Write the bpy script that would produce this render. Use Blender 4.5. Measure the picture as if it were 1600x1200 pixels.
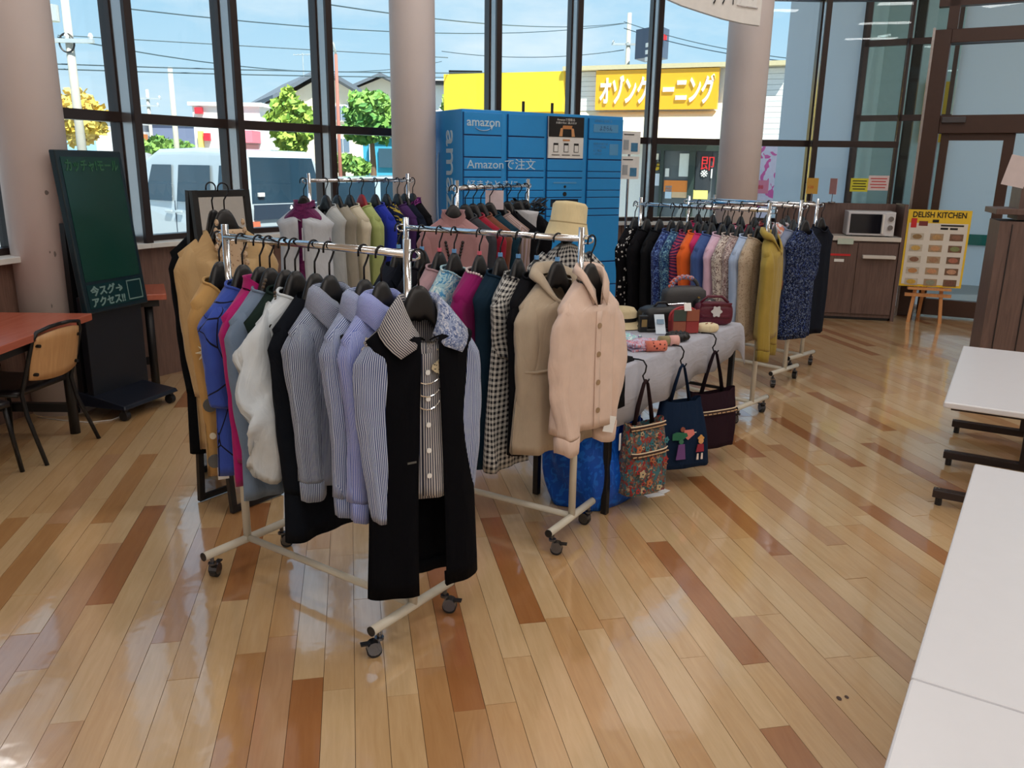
import bpy, math, random
import numpy as np
from mathutils import Vector, Matrix
random.seed(7)
S = bpy.context.scene
C = S.collection
for _o in list(bpy.data.objects):
    bpy.data.objects.remove(_o)
PI = math.pi

# ------------------------------------------------------------------ camera
FPX, PITCH, ROLL, EYE = 1280.0, math.radians(14.9), math.radians(0.86), 1.57
_f = np.array([0, math.cos(PITCH), -math.sin(PITCH)]); _r = np.array([1., 0, 0]); _u = np.cross(_r, _f)
_c, _s = math.cos(ROLL), math.sin(ROLL)
CX = _c * _r + _s * _u          # image right in the world
CY = _s * _r - _c * _u          # image down in the world
cam = bpy.data.cameras.new('camera'); cam.sensor_width = 36; cam.lens = 36 * FPX / 1600
cam.clip_start = .05; cam.clip_end = 900
camo = bpy.data.objects.new('camera', cam); C.objects.link(camo)
_m = Matrix((CX, -CY, -_f)).transposed().to_4x4(); _m.translation = (0, 0, EYE)
camo.matrix_world = _m
S.camera = camo

# ------------------------------------------------------------------ sky, sun, exposure
S.view_settings.view_transform = 'Standard'; S.view_settings.look = 'None'
S.view_settings.gamma = 1; S.view_settings.use_curve_mapping = False
S.view_settings.exposure = 0.27
SKY = 1.0
w = bpy.data.worlds.new('sky'); S.world = w; w.use_nodes = True
nt = w.node_tree; nt.nodes.clear()
def nd(t, typ, **k):
    n = t.nodes.new(typ)
    for a, b in k.items():
        if a in n.inputs.keys(): n.inputs[a].default_value = b
        else: setattr(n, a, b)
    return n
tc = nd(nt, 'ShaderNodeTexCoord'); sep = nd(nt, 'ShaderNodeSeparateXYZ')
nt.links.new(tc.outputs['Generated'], sep.inputs[0])
rz = nd(nt, 'ShaderNodeValToRGB'); e = rz.color_ramp.elements
e[0].position = .0; e[0].color = (.62, .80, .92, 1); e[1].position = .7; e[1].color = (.24, .45, .74, 1)
x = rz.color_ramp.elements.new(.16); x.color = (.42, .66, .86, 1)
nt.links.new(sep.outputs[2], rz.inputs[0])
mp = nd(nt, 'ShaderNodeMapping'); mp.inputs['Scale'].default_value = (1, 1, 3.2)
nt.links.new(tc.outputs['Generated'], mp.inputs[0])
no = nd(nt, 'ShaderNodeTexNoise', Scale=3.4, Detail=7.0, Roughness=.6)
nt.links.new(mp.outputs[0], no.inputs['Vector'])
cr = nd(nt, 'ShaderNodeValToRGB'); cr.color_ramp.elements[0].position = .47; cr.color_ramp.elements[1].position = .80
nt.links.new(no.outputs[0], cr.inputs[0])
mx = nd(nt, 'ShaderNodeMix', data_type='RGBA'); mx.inputs[7].default_value = (.86, .90, .95, 1)
nt.links.new(cr.outputs[0], mx.inputs[0]); nt.links.new(rz.outputs[0], mx.inputs[6])
bg = nd(nt, 'ShaderNodeBackground', Strength=SKY); out = nd(nt, 'ShaderNodeOutputWorld')
nt.links.new(mx.outputs[2], bg.inputs[0]); nt.links.new(bg.outputs[0], out.inputs[0])

sl = bpy.data.lights.new('sun', 'SUN'); sl.energy = 8.0; sl.angle = math.radians(.6); sl.color = (1, .95, .86)
so = bpy.data.objects.new('sun', sl); C.objects.link(so)
so.rotation_euler = Vector((-.35, .55, -1.0)).to_track_quat('-Z', 'Y').to_euler()

# rows of ceiling lamps of the shop (above and behind the camera)
LAMPS = []
def ceiling_lamp(x, y, z, sx, sy, watt, rz=0):
    LAMPS.append((x, y, z, sx, sy))
    l = bpy.data.lights.new('ceiling_lamp', 'AREA'); l.shape = 'RECTANGLE'; l.size = sx; l.size_y = sy
    l.energy = watt; l.color = (1, .97, .94)
    o = bpy.data.objects.new('ceiling_lamp', l); C.objects.link(o); o.location = (x, y, z); o.rotation_euler = (0, 0, rz)
for _y, _w in ((6.0, 19), (3.4, 16), (.2, 22), (-2.2, 20), (-4.6, 20)):
    for _x in (-2.6, .2, 3.0, 5.8):
        if (_y < 5 or _x > -2) and not (_y == .2 and _x < -2): ceiling_lamp(_x, _y, 4.86, 1.25, .32, _w)

# ------------------------------------------------------------------ helpers
def ray(px, py):
    return _f + CX * (px - 800) / FPX + CY * (py - 600) / FPX
def onz(px, py, z=0.):
    d = ray(px, py); t = (z - EYE) / d[2]; return np.array([d[0] * t, d[1] * t, z])
def at(px, py, y):
    d = ray(px, py); t = y / d[1]; return np.array([d[0] * t, y, EYE + d[2] * t])
def onplane(px, py, p0, dr):
    n = np.array([dr[1], -dr[0]]); d = ray(px, py); t = (n @ np.array(p0[:2])) / (n @ d[:2]); q = d * t; q[2] += EYE; return q

class MB:
    """collects faces and links them as one mesh object"""
    def __init__(s): s.v = []; s.f = []; s.uv = []; s.mi = []; s.cm = 0
    def face(s, idx, uv=None):
        s.f.append(idx); s.uv.append(uv or [(0, 0)] * len(idx)); s.mi.append(s.cm)
    def add(s, pts):
        b = len(s.v); s.v += [tuple(map(float, p)) for p in pts]; return b
    def poly(s, pts, uv=None):
        b = s.add(pts); s.face(list(range(b, b + len(pts))), uv)
        return s
    def hexa(s, p):      # 8 points: bottom 4 ccw, top 4 ccw
        b = s.add(p)
        for q in ((3, 2, 1, 0), (4, 5, 6, 7), (0, 1, 5, 4), (1, 2, 6, 5), (2, 3, 7, 6), (3, 0, 4, 7)): s.face([b + i for i in q])
        return s
    def box(s, c, d, rz=0, rx=0, ry=0):
        R = Matrix.Rotation(rz, 3, 'Z') @ Matrix.Rotation(ry, 3, 'Y') @ Matrix.Rotation(rx, 3, 'X'); c = Vector(c)
        P = [c + R @ Vector((a * d[0] / 2, b * d[1] / 2, k * d[2] / 2)) for k in (-1, 1) for a, b in ((-1, -1), (1, -1), (1, 1), (-1, 1))]
        return s.hexa(P)
    def prism(s, poly, z0, z1):   # vertical prism of an xy polygon (ccw)
        n = len(poly); b = s.add([(p[0], p[1], z0) for p in poly] + [(p[0], p[1], z1) for p in poly])
        s.face([b + i for i in range(n - 1, -1, -1)]); s.face([b + n + i for i in range(n)])
        for i in range(n): j = (i + 1) % n; s.face([b + i, b + j, b + n + j, b + n + i])
        return s
    def extrude(s, poly, vec):   # any planar 3d polygon pushed along vec
        n = len(poly); P = [np.array(p, float) for p in poly]; v = np.array(vec, float)
        b = s.add(P + [p + v for p in P])
        s.face([b + i for i in range(n - 1, -1, -1)]); s.face([b + n + i for i in range(n)])
        for i in range(n): j = (i + 1) % n; s.face([b + i, b + j, b + n + j, b + n + i])
        return s
    def wall(s, p0, p1, th, z0, z1):   # slab between two xy points, centred
        a = np.array(p0[:2], float); b_ = np.array(p1[:2], float); d = b_ - a; d /= np.linalg.norm(d); n = np.array([-d[1], d[0]]) * th / 2
        return s.prism([a - n, b_ - n, b_ + n, a + n], z0, z1)
    def loft(s, rings, closed=True, cap0=False, cap1=False):
        n = len(rings[0]); b = len(s.v)
        for r in rings: s.add(r)
        R = [np.array(r, float) for r in rings]; m = n if closed else n - 1
        us = []
        L = [0.]
        for i in range(m): L.append(L[-1] + max(np.linalg.norm(R[k][(i + 1) % n] - R[k][i]) for k in range(len(R))))
        V = [0.]
        for k in range(1, len(R)): V.append(V[-1] + float(np.mean(np.linalg.norm(R[k] - R[k - 1], axis=1))))
        for k in range(len(R) - 1):
            for i in range(m):
                j = (i + 1) % n
                s.face([b + k * n + i, b + k * n + j, b + (k + 1) * n + j, b + (k + 1) * n + i],
                       [(L[i], V[k]), (L[i + 1], V[k]), (L[i + 1], V[k + 1]), (L[i], V[k + 1])])
        if cap0: s.face([b + i for i in range(n - 1, -1, -1)])
        if cap1: o = b + (len(R) - 1) * n; s.face([o + i for i in range(n)])
        return s
    def tube(s, pts, r, n=8, caps=True, flat=1.):
        P = [np.array(p, float) for p in pts]; rr = r if isinstance(r, (list, tuple)) else [r] * len(P)
        rings = []; up = np.array([0, 0, 1.])
        t0 = P[1] - P[0]; t0 /= np.linalg.norm(t0)
        a = np.cross(t0, up) if abs(t0[2]) < .95 else np.cross(t0, [1., 0, 0]); a /= np.linalg.norm(a)
        for i in range(len(P)):
            t = P[min(i + 1, len(P) - 1)] - P[max(i - 1, 0)]; t = t / (np.linalg.norm(t) + 1e-9)
            a = a - t * (a @ t); a /= np.linalg.norm(a) + 1e-9; c = np.cross(t, a)
            rings.append([P[i] + rr[i] * (math.cos(2 * PI * k / n) * a + flat * math.sin(2 * PI * k / n) * c) for k in range(n)])
        return s.loft(rings, True, caps, caps)
    def lathe(s, prof, n=20, c=(0, 0, 0), caps=True):   # prof: (r, z) from bottom to top
        rings = [[(c[0] + r * math.cos(2 * PI * k / n), c[1] + r * math.sin(2 * PI * k / n), c[2] + z) for k in range(n)] for r, z in prof]
        return s.loft(rings, True, caps, caps)
    def ell(s, c, r, n=10, m=6):
        rings = []
        for j in range(m + 1):
            a = -PI / 2 + PI * j / m; q = max(math.cos(a), .02)
            rings.append([(c[0] + r[0] * q * math.cos(2 * PI * k / n), c[1] + r[1] * q * math.sin(2 * PI * k / n), c[2] + r[2] * math.sin(a)) for k in range(n)])
        return s.loft(rings, True, True, True)
    def mesh(s, name, mats, smooth=False):
        me = bpy.data.meshes.new(name); me.from_pydata(s.v, [], s.f)
        uvl = me.uv_layers.new(name='UVMap'); flat = [c for u in s.uv for p in u for c in p]
        uvl.data.foreach_set('uv', flat)
        for m_ in (mats if isinstance(mats, (list, tuple)) else [mats]): me.materials.append(m_)
        me.polygons.foreach_set('material_index', s.mi)
        if smooth: me.polygons.foreach_set('use_smooth', [True] * len(me.polygons))
        me.update(); return me
    def build(s, name, mats, parent=None, smooth=False, bevel=0, solid=0, loc=None, auto=False, label=None):
        o = bpy.data.objects.new(name, s.mesh(name, mats, smooth)); C.objects.link(o)
        if parent: o.parent = parent
        if loc is not None: o.location = loc
        if solid: q = o.modifiers.new('thickness', 'SOLIDIFY'); q.thickness = solid; q.offset = 0
        if bevel: q = o.modifiers.new('bevel', 'BEVEL'); q.width = bevel; q.segments = 2; q.limit_method = 'ANGLE'
        if label: o['label'] = label
        return o

def tag(o, label, cat, group=None, kind=None):
    if label: o['label'] = label
    if cat: o['category'] = cat
    if group: o['group'] = group
    if kind: o['kind'] = kind
    return o
def thing(name, label, cat, loc=(0, 0, 0), rz=0, group=None):
    o = bpy.data.objects.new(name, None); C.objects.link(o); o.empty_display_size = .1
    o.location = [float(q) for q in loc]; o.rotation_euler = (0, 0, rz)
    return tag(o, label, cat, group)
def struct(o): o['kind'] = 'structure'; return o
def text(body, size, mat, parent, mtx, name='lettering', ext=.002, width=None, align='LEFT', bold=0, label=None):
    cu = bpy.data.curves.new('t', 'FONT'); cu.body = body; cu.size = size; cu.extrude = ext; cu.align_x = align; cu.offset = bold
    cu.resolution_u = 3
    o = bpy.data.objects.new('t', cu); C.objects.link(o); bpy.context.view_layer.update()
    me = bpy.data.meshes.new_from_object(o.evaluated_get(bpy.context.evaluated_depsgraph_get()))
    bpy.data.objects.remove(o)
    if width and len(me.vertices):
        xs = [v.co.x for v in me.vertices]; k = width / (max(xs) - min(xs)); x0 = min(xs) if align == 'LEFT' else 0
        for v in me.vertices: v.co.x = (v.co.x - x0) * k
    me.materials.clear(); me.materials.append(mat)
    q = bpy.data.objects.new(name, me); C.objects.link(q); q.parent = parent; q.matrix_basis = mtx
    if label: q['label'] = label
    return q
def frame(origin, xdir, up=(0, 0, 1)):     # local x = xdir, local y = up, local z = out of the face
    x = Vector(xdir).normalized(); u = Vector(up).normalized(); z = x.cross(u).normalized(); u = z.cross(x)
    m = Matrix((x, u, z)).transposed().to_4x4(); m.translation = Vector(origin); return m
def interp(x, xp, fp): return float(np.interp(x, xp, fp))

# ------------------------------------------------------------------ materials
def srgb(r, g, b):
    f = lambda c: (c / 255 / 12.92 if c / 255 <= .04045 else ((c / 255 + .055) / 1.055) ** 2.4)
    return (f(r), f(g), f(b), 1)
_M = {}
def base_mat(name):
    m = bpy.data.materials.new(name); m.use_nodes = True; t = m.node_tree
    return m, t, t.nodes['Principled BSDF']
def pm(name, col, rough=.5, metal=0, var=.08, scale=18, bump=0, bscale=200, spec=.5, stretch=(1, 1, 1), coat=0, sheen=0, coords='Object'):
    """plain procedural material: colour with soft noise variation and a fine bump"""
    if name in _M: return _M[name]
    m, t, b = base_mat(name); L = t.links.new; col = srgb(*col)
    tc = nd(t, 'ShaderNodeTexCoord'); mp = nd(t, 'ShaderNodeMapping'); mp.inputs['Scale'].default_value = stretch
    L(tc.outputs[coords], mp.inputs[0])
    n = nd(t, 'ShaderNodeTexNoise', Scale=float(scale), Detail=4.0); L(mp.outputs[0], n.inputs['Vector'])
    mx = nd(t, 'ShaderNodeMix', data_type='RGBA'); L(n.outputs[0], mx.inputs[0])
    mx.inputs[6].default_value = tuple(max(0, c * (1 - var)) for c in col[:3]) + (1,)
    mx.inputs[7].default_value = tuple(min(1, c * (1 + var)) for c in col[:3]) + (1,)
    L(mx.outputs[2], b.inputs['Base Color'])
    b.inputs['Roughness'].default_value = rough; b.inputs['Metallic'].default_value = metal
    b.inputs['Specular IOR Level'].default_value = spec; b.inputs['Coat Weight'].default_value = coat
    b.inputs['Sheen Weight'].default_value = sheen
    if bump:
        n2 = nd(t, 'ShaderNodeTexNoise', Scale=float(bscale), Detail=2.0); L(mp.outputs[0], n2.inputs['Vector'])
        bu = nd(t, 'ShaderNodeBump', Strength=float(bump), Distance=.004); L(n2.outputs[0], bu.inputs['Height']); L(bu.outputs[0], b.inputs['Normal'])
    _M[name] = m; return m
def wood(name, c1, c2, rough=.35, scale=6, stretch=(1, 14, 14), coat=0, bump=.05):
    if name in _M: return _M[name]
    m, t, b = base_mat(name); L = t.links.new
    tc = nd(t, 'ShaderNodeTexCoord'); mp = nd(t, 'ShaderNodeMapping'); mp.inputs['Scale'].default_value = stretch
    oi = nd(t, 'ShaderNodeObjectInfo'); va = nd(t, 'ShaderNodeVectorMath', operation='ADD'); cb = nd(t, 'ShaderNodeCombineXYZ')
    mu = nd(t, 'ShaderNodeMath', operation='MULTIPLY'); mu.inputs[1].default_value = 37.; L(oi.outputs['Random'], mu.inputs[0])
    for i in range(3): L(mu.outputs[0], cb.inputs[i])
    L(tc.outputs['Object'], va.inputs[0]); L(cb.outputs[0], va.inputs[1]); L(va.outputs[0], mp.inputs[0])
    n = nd(t, 'ShaderNodeTexNoise', Scale=float(scale), Detail=6.0, Roughness=.6, Distortion=.6); L(mp.outputs[0], n.inputs['Vector'])
    r = nd(t, 'ShaderNodeValToRGB'); r.color_ramp.elements[0].position = .3; r.color_ramp.elements[1].position = .72
    r.color_ramp.elements[0].color = srgb(*c1); r.color_ramp.elements[1].color = srgb(*c2); L(n.outputs[0], r.inputs[0])
    L(r.outputs[0], b.inputs['Base Color']); b.inputs['Roughness'].default_value = rough; b.inputs['Coat Weight'].default_value = coat
    b.inputs['Coat Roughness'].default_value = .08
    if bump:
        bu = nd(t, 'ShaderNodeBump', Strength=bump, Distance=.003); L(n.outputs[0], bu.inputs['Height']); L(bu.outputs[0], b.inputs['Normal'])
    _M[name] = m; return m
def fabric(name, col, pat=None, cols=(), per=.008, rough=.85, weave=900., sheen=.15):
    """cloth: UVs are metres around / along the garment; pat = stripe, check, blotch, lines, dots or hstripe"""
    if name in _M: return _M[name]
    m, t, b = base_mat(name); L = t.links.new; col = srgb(*col)
    uv = nd(t, 'ShaderNodeTexCoord'); sp = nd(t, 'ShaderNodeSeparateXYZ'); L(uv.outputs['UV'], sp.inputs[0])
    n = nd(t, 'ShaderNodeTexNoise', Scale=14.0, Detail=5.0); L(uv.outputs['Object'], n.inputs['Vector'])
    mx = nd(t, 'ShaderNodeMix', data_type='RGBA'); L(n.outputs[0], mx.inputs[0])
    mx.inputs[6].default_value = tuple(c * .86 for c in col[:3]) + (1,); mx.inputs[7].default_value = tuple(min(1, c * 1.12) for c in col[:3]) + (1,)
    res = mx.outputs[2]
    def band(src, p, duty=.5):
        d = nd(t, 'ShaderNodeMath', operation='DIVIDE'); d.inputs[1].default_value = p; L(src, d.inputs[0])
        f = nd(t, 'ShaderNodeMath', operation='FRACT'); L(d.outputs[0], f.inputs[0])
        g = nd(t, 'ShaderNodeMath', operation='LESS_THAN'); g.inputs[1].default_value = duty; L(f.outputs[0], g.inputs[0]); return g.outputs[0]
    def mixin(fac, c2, src):
        q = nd(t, 'ShaderNodeMix', data_type='RGBA'); L(fac, q.inputs[0]); L(src, q.inputs[6]); q.inputs[7].default_value = srgb(*c2); return q.outputs[2]
    if pat == 'stripe': res = mixin(band(sp.outputs[0], per), cols[0], res)
    elif pat == 'hstripe': res = mixin(band(sp.outputs[1], per), cols[0], res)
    elif pat == 'check':
        a = nd(t, 'ShaderNodeMath', operation='ADD'); L(band(sp.outputs[0], per), a.inputs[0]); L(band(sp.outputs[1], per), a.inputs[1])
        h = nd(t, 'ShaderNodeMath', operation='MULTIPLY'); h.inputs[1].default_value = .5; L(a.outputs[0], h.inputs[0]); res = mixin(h.outputs[0], cols[0], res)
    elif pat == 'blotch':
        for k, c2 in enumerate(cols):
            v = nd(t, 'ShaderNodeTexNoise', Scale=1 / per, Detail=1.0, Distortion=1.4); mp = nd(t, 'ShaderNodeMapping'); mp.inputs['Location'].default_value = (k * 3.7, k * 1.9, 0)
            L(uv.outputs['UV'], mp.inputs[0]); L(mp.outputs[0], v.inputs['Vector'])
            g = nd(t, 'ShaderNodeMath', operation='GREATER_THAN'); g.inputs[1].default_value = .56; L(v.outputs[0], g.inputs[0]); res = mixin(g.outputs[0], c2, res)
    elif pat == 'lines':
        v = nd(t, 'ShaderNodeTexVoronoi', Scale=1 / per, feature='DISTANCE_TO_EDGE'); mp = nd(t, 'ShaderNodeMapping'); mp.inputs['Scale'].default_value = (1, .7, 1)
        L(uv.outputs['UV'], mp.inputs[0]); L(mp.outputs[0], v.inputs['Vector'])
        g = nd(t, 'ShaderNodeMath', operation='LESS_THAN'); g.inputs[1].default_value = .016; L(v.outputs['Distance'], g.inputs[0]); res = mixin(g.outputs[0], cols[0], res)
    elif pat == 'dots':
        v = nd(t, 'ShaderNodeTexVoronoi', Scale=1 / per); L(uv.outputs['UV'], v.inputs['Vector'])
        g = nd(t, 'ShaderNodeMath', operation='LESS_THAN'); g.inputs[1].default_value = .3; L(v.outputs['Distance'], g.inputs[0]); res = mixin(g.outputs[0], cols[0], res)
    L(res, b.inputs['Base Color']); b.inputs['Roughness'].default_value = rough; b.inputs['Sheen Weight'].default_value = sheen if sum(col[:3]) > .25 else 0
    b.inputs['Specular IOR Level'].default_value = .22 if sum(col[:3]) > .25 else .08
    n2 = nd(t, 'ShaderNodeTexNoise', Scale=weave, Detail=1.0); L(uv.outputs['UV'], n2.inputs['Vector'])
    bu = nd(t, 'ShaderNodeBump', Strength=.12, Distance=.001); L(n2.outputs[0], bu.inputs['Height'])
    n3 = nd(t, 'ShaderNodeTexNoise', Scale=9.0, Detail=3.0, Distortion=.8); mp3 = nd(t, 'ShaderNodeMapping'); mp3.inputs['Scale'].default_value = (1.6, .6, 1)
    L(uv.outputs['UV'], mp3.inputs[0]); L(mp3.outputs[0], n3.inputs['Vector'])
    bu2 = nd(t, 'ShaderNodeBump', Strength=.55, Distance=.014); L(n3.outputs[0], bu2.inputs['Height']); L(bu.outputs[0], bu2.inputs['Normal']); L(bu2.outputs[0], b.inputs['Normal'])
    _M[name] = m; return m
def glass(name, tint=(.93, .97, .97), refl=.07, rough=.0):
    if name in _M: return _M[name]
    m = bpy.data.materials.new(name); m.use_nodes = True; t = m.node_tree; t.nodes.clear()
    a = nd(t, 'ShaderNodeBsdfTransparent'); a.inputs[0].default_value = (*tint, 1)
    g = nd(t, 'ShaderNodeBsdfGlossy'); g.inputs['Roughness'].default_value = rough
    fr = nd(t, 'ShaderNodeFresnel', IOR=1.27); n = nd(t, 'ShaderNodeTexNoise', Scale=.6); tcn = nd(t, 'ShaderNodeTexCoord'); t.links.new(tcn.outputs['Object'], n.inputs['Vector'])
    mu = nd(t, 'ShaderNodeMath', operation='MULTIPLY'); ad = nd(t, 'ShaderNodeMath', operation='ADD'); ad.inputs[1].default_value = refl - .07 + .5
    t.links.new(n.outputs[0], ad.inputs[0]); t.links.new(fr.outputs[0], mu.inputs[0]); t.links.new(ad.outputs[0], mu.inputs[1])
    mx = nd(t, 'ShaderNodeMixShader'); t.links.new(mu.outputs[0], mx.inputs[0]); t.links.new(a.outputs[0], mx.inputs[1]); t.links.new(g.outputs[0], mx.inputs[2])
    o = nd(t, 'ShaderNodeOutputMaterial'); t.links.new(mx.outputs[0], o.inputs[0])
    _M[name] = m; return m
def floor_wood(name, c1, c2):
    m = wood(name, c1, c2, rough=.3, scale=3.2, stretch=(16, 1.4, 1), bump=0)
    t = m.node_tree; b = t.nodes['Principled BSDF']; L = t.links.new
    b.inputs['Coat Weight'].default_value = 1.0; b.inputs['Coat Roughness'].default_value = .085; b.inputs['Coat IOR'].default_value = 2.1
    g = nd(t, 'ShaderNodeNewGeometry')
    n = nd(t, 'ShaderNodeTexNoise', Scale=5.0, Detail=3.0, Roughness=.55); L(g.outputs['Position'], n.inputs['Vector'])
    bu = nd(t, 'ShaderNodeBump', Strength=.3, Distance=.006); L(n.outputs[0], bu.inputs['Height']); L(bu.outputs[0], b.inputs['Normal']); L(bu.outputs[0], b.inputs['Coat Normal'])
    return m

# ================================================================== STRUCTURE
M_bronze = pm('bronze_frame', (52, 40, 38), .35, .3, .1)
M_brown = pm('brown_door_frame', (72, 50, 42), .35, .2, .1)
M_alu = pm('aluminium_mullion', (176, 172, 172), .22, .75, .05)
M_sill = pm('white_sill', (226, 226, 222), .4)
M_white = pm('white_paint', (238, 236, 232), .5, bump=.05)
M_col = pm('column_plaster', (224, 212, 210), .55, var=.05, scale=4, bump=.08, bscale=40)
M_panel = wood('brown_wall_panel', (104, 80, 70), (134, 104, 92), .45, 5, (14, 14, 1))
M_grout = pm('floor_joint', (96, 66, 42), .6)
M_glass = glass('clear_glass')
M_dark = pm('black_metal', (24, 24, 26), .4, .2)
M_black = pm('black_plastic', (20, 20, 23), .45)
M_chrome = pm('chrome', (225, 228, 232), .12, 1, .02)
M_ivory = pm('ivory_powder_coat', (214, 208, 192), .35, var=.04)
M_paper = pm('white_card', (240, 240, 238), .6)

# ---- floor: boards 96 mm wide, 915 mm long, each one an object
struct(MB().prism([(-6.5, -7), (10, -7), (10, 9.9), (-6.5, 9.9)], -.3, -.006).build('floor', M_grout))
floor_ob = bpy.data.objects['floor']
PA = math.radians(11.1); PT = np.array([-math.sin(PA), math.cos(PA)]); PN = np.array([math.cos(PA), math.sin(PA)])
PW, PL, P0 = .096, .915, .249
TONES = [floor_wood('maple_pale', (206, 172, 126), (220, 188, 144)), floor_wood('maple_light', (200, 162, 114), (214, 178, 132)),
         floor_wood('maple_warm', (194, 150, 100), (208, 166, 116)), floor_wood('maple_mid', (180, 132, 84), (194, 148, 98)),
         floor_wood('maple_rose', (186, 142, 102), (198, 156, 116)), floor_wood('maple_dark', (162, 104, 58), (174, 118, 70))]
DARK = {0: 3.007, 10: 3.085, 15: 3.795, 9: 1.865, -5: 2.332, -8: 3.782, 25: 4.71, -13: 3.832, 20: 4.935, 28: 4.155, 3: 3.449, 31: 5.26, 22: 3.295}
rf = random.Random(3)
plank_mesh = []
for tm in TONES:
    q = MB(); g = .0008; a, b_ = PW / 2 - g, PL / 2 - g
    q.hexa([(-a, -b_, -.006), (a, -b_, -.006), (a, b_, -.006), (-a, b_, -.006), (-a, -b_, 0), (a, -b_, 0), (a, b_, 0), (-a, b_, 0)])
    plank_mesh.append(q.mesh('plank', tm))
planks = []
for r in range(-75, 110):
    off = DARK.get(r, None)
    if off is None: off = rf.random() * PL
    v = P0 + (r + .5) * PW
    k0 = -14
    for k in range(k0, 16):
        uf = off + k * PL; u = uf - PL / 2
        p = PT * u + PN * v
        if not (-6.3 < p[0] < 9.5 and -6.5 < p[1] < 9.75): continue
        dark = (r in DARK and k == 0)
        tone = 5 if dark else rf.choices(range(6), (28, 34, 22, 7, 8, 5 if abs(u - 3) > 1.6 else 0))[0]
        # distance-weighted size on the photo, only where the lens looks
        d3 = np.array([p[0], p[1], -EYE]); z = d3 @ _f
        vis = -1
        if z > .6:
            qx, qy = 800 + FPX * (d3 @ CX) / z, 600 + FPX * (d3 @ CY) / z
            if -80 < qx < 1680 and 300 < qy < 1290: vis = 1 / z
        planks.append((vis, p, tone))
planks.sort(key=lambda t: -t[0])
for vis, p, tone in planks[:300]:
    o = bpy.data.objects.new('plank', plank_mesh[tone]); C.objects.link(o); o.parent = floor_ob
    o.location = (p[0], p[1], 0); o.rotation_euler = (rf.uniform(-.002, .002), rf.uniform(-.006, .006), PA)
far = MB()
for vis, p, tone in planks[300:]:
    g = .0008; a, b_ = PW / 2 - g, PL / 2 - g; tx = rf.uniform(-.006, .006) * PW / 2
    far.cm = tone
    far.hexa([(*(p + PN * s1 * a + PT * s2 * b_), h + (tx * s1 if h == 0 else 0)) for h in (-.006, 0) for s1, s2 in ((-1, -1), (1, -1), (1, 1), (-1, 1))])
_ff = far.build('plank_field', TONES, floor_ob); _ff['kind'] = 'stuff'

M_stain = pm('floor_stain', (70, 44, 32), .4)
for px, py, r_ in ((1311, 1091, .011), (1323, 1089, .009)):
    q = onz(px, py, .0012); MB().poly([(q[0] + r_ * .7 * math.cos(a), q[1] + r_ * math.sin(a), .0012) for a in np.linspace(0, 2 * PI, 13)[:-1]]).build('stain', M_stain, floor_ob)

# ---- curved window front
FS = 1.075
ZB = EYE + .2675 * FS
SILL = 1.0
CEIL = 4.95
WP = {0: np.array([-2.5714, 5.568]) * FS}
WL = .86017 * FS
def seg_ang(i): return math.radians(59.19 - 8.2566 * i)
for i in range(0, 9): WP[i + 1] = WP[i] + WL * np.array([math.cos(seg_ang(i)), math.sin(seg_ang(i))])
for i in (-1, -2, -3): WP[i] = WP[i + 1] - WL * np.array([math.cos(seg_ang(i)), math.sin(seg_ang(i))])
def mull_dir(i): a = (seg_ang(i) + seg_ang(i - 1)) / 2; return np.array([math.cos(a), math.sin(a)])
wall_low = thing('wall_window', None, None); wall_low['kind'] = 'structure'
sill_root = thing('trim_1', None, None); sill_root['kind'] = 'structure'
M_low = wall_low
for n, i in enumerate(range(-3, 9)):
    a, b_ = WP[i], WP[i + 1]; t = (b_ - a) / WL; inw = np.array([t[1], -t[0]])
    W_ = thing('window_%d' % (n + 1), None, None); W_['kind'] = 'structure'
    md = mull_dir(i); mi = np.array([md[1], -md[0]])
    def strip(d0, d1, hw, name, mat, z0=SILL, z1=CEIL):
        MB().prism([a + mi * d0 - md * hw, a + mi * d1 - md * hw, a + mi * d1 + md * hw, a + mi * d0 + md * hw], z0, z1).build(name, mat, W_, bevel=.003)
    strip(-.06, .045, .034, 'outer_frame', M_bronze)
    strip(.045, .155, .022, 'mullion', M_alu)
    strip(.155, .19, .030, 'nosing', M_bronze)
    for zc, hh in ((ZB, .034), (3.35, .034), (SILL + .02, .022)):
        MB().prism([a - inw * .05, b_ - inw * .05, b_ + inw * .05, a + inw * .05][::1], zc - hh, zc + hh).build('transom', M_bronze, W_, bevel=.003)
    for z0, z1 in ((SILL + .04, ZB - .03), (ZB + .03, 3.32), (3.38, CEIL)):
        MB().prism([a + t * .02 - inw * .004, b_ - t * .02 - inw * .004, b_ - t * .02 + inw * .004, a + t * .02 + inw * .004], z0, z1).build('pane', M_glass, W_)
    # low wall of upright panels and the sill board on top
    for k in range(3):
        p = a + (b_ - a) * k / 3; q = a + (b_ - a) * (k + 1) / 3
        MB().prism([p - inw * .08, q - inw * .08, q + t * -.003 + inw * .10, p + t * .003 + inw * .10], 0, SILL - .035).build('panel', M_panel, wall_low)
    MB().prism([a - mi * .09, b_ - mull_dir(i + 1)[[1, 0]] * np.array([1, -1]) * .09, b_ + mull_dir(i + 1)[[1, 0]] * np.array([1, -1]) * .2, a + mi * .2], SILL - .035, SILL).build('sill_board', M_sill, sill_root, bevel=.004)

# columns standing just inside the glass
def column(px, y, r, lab):
    c = at(px, 300, y)
    o = MB().lathe([(r, 0), (r, CEIL)], 48, (0, 0, 0)).build('column', M_col, smooth=True, loc=(c[0], y, 0))
    o['kind'] = 'structure'; o['label'] = lab
    return o
col_l = column(59, 5.12, .19, 'plaster column with scuff marks behind the menu display')
col_c = column(648, 7.45, .192, 'plain round column beside the blue locker')
col_r = column(1151, 8.2, .197, 'round column behind the right-hand clothes racks')
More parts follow.
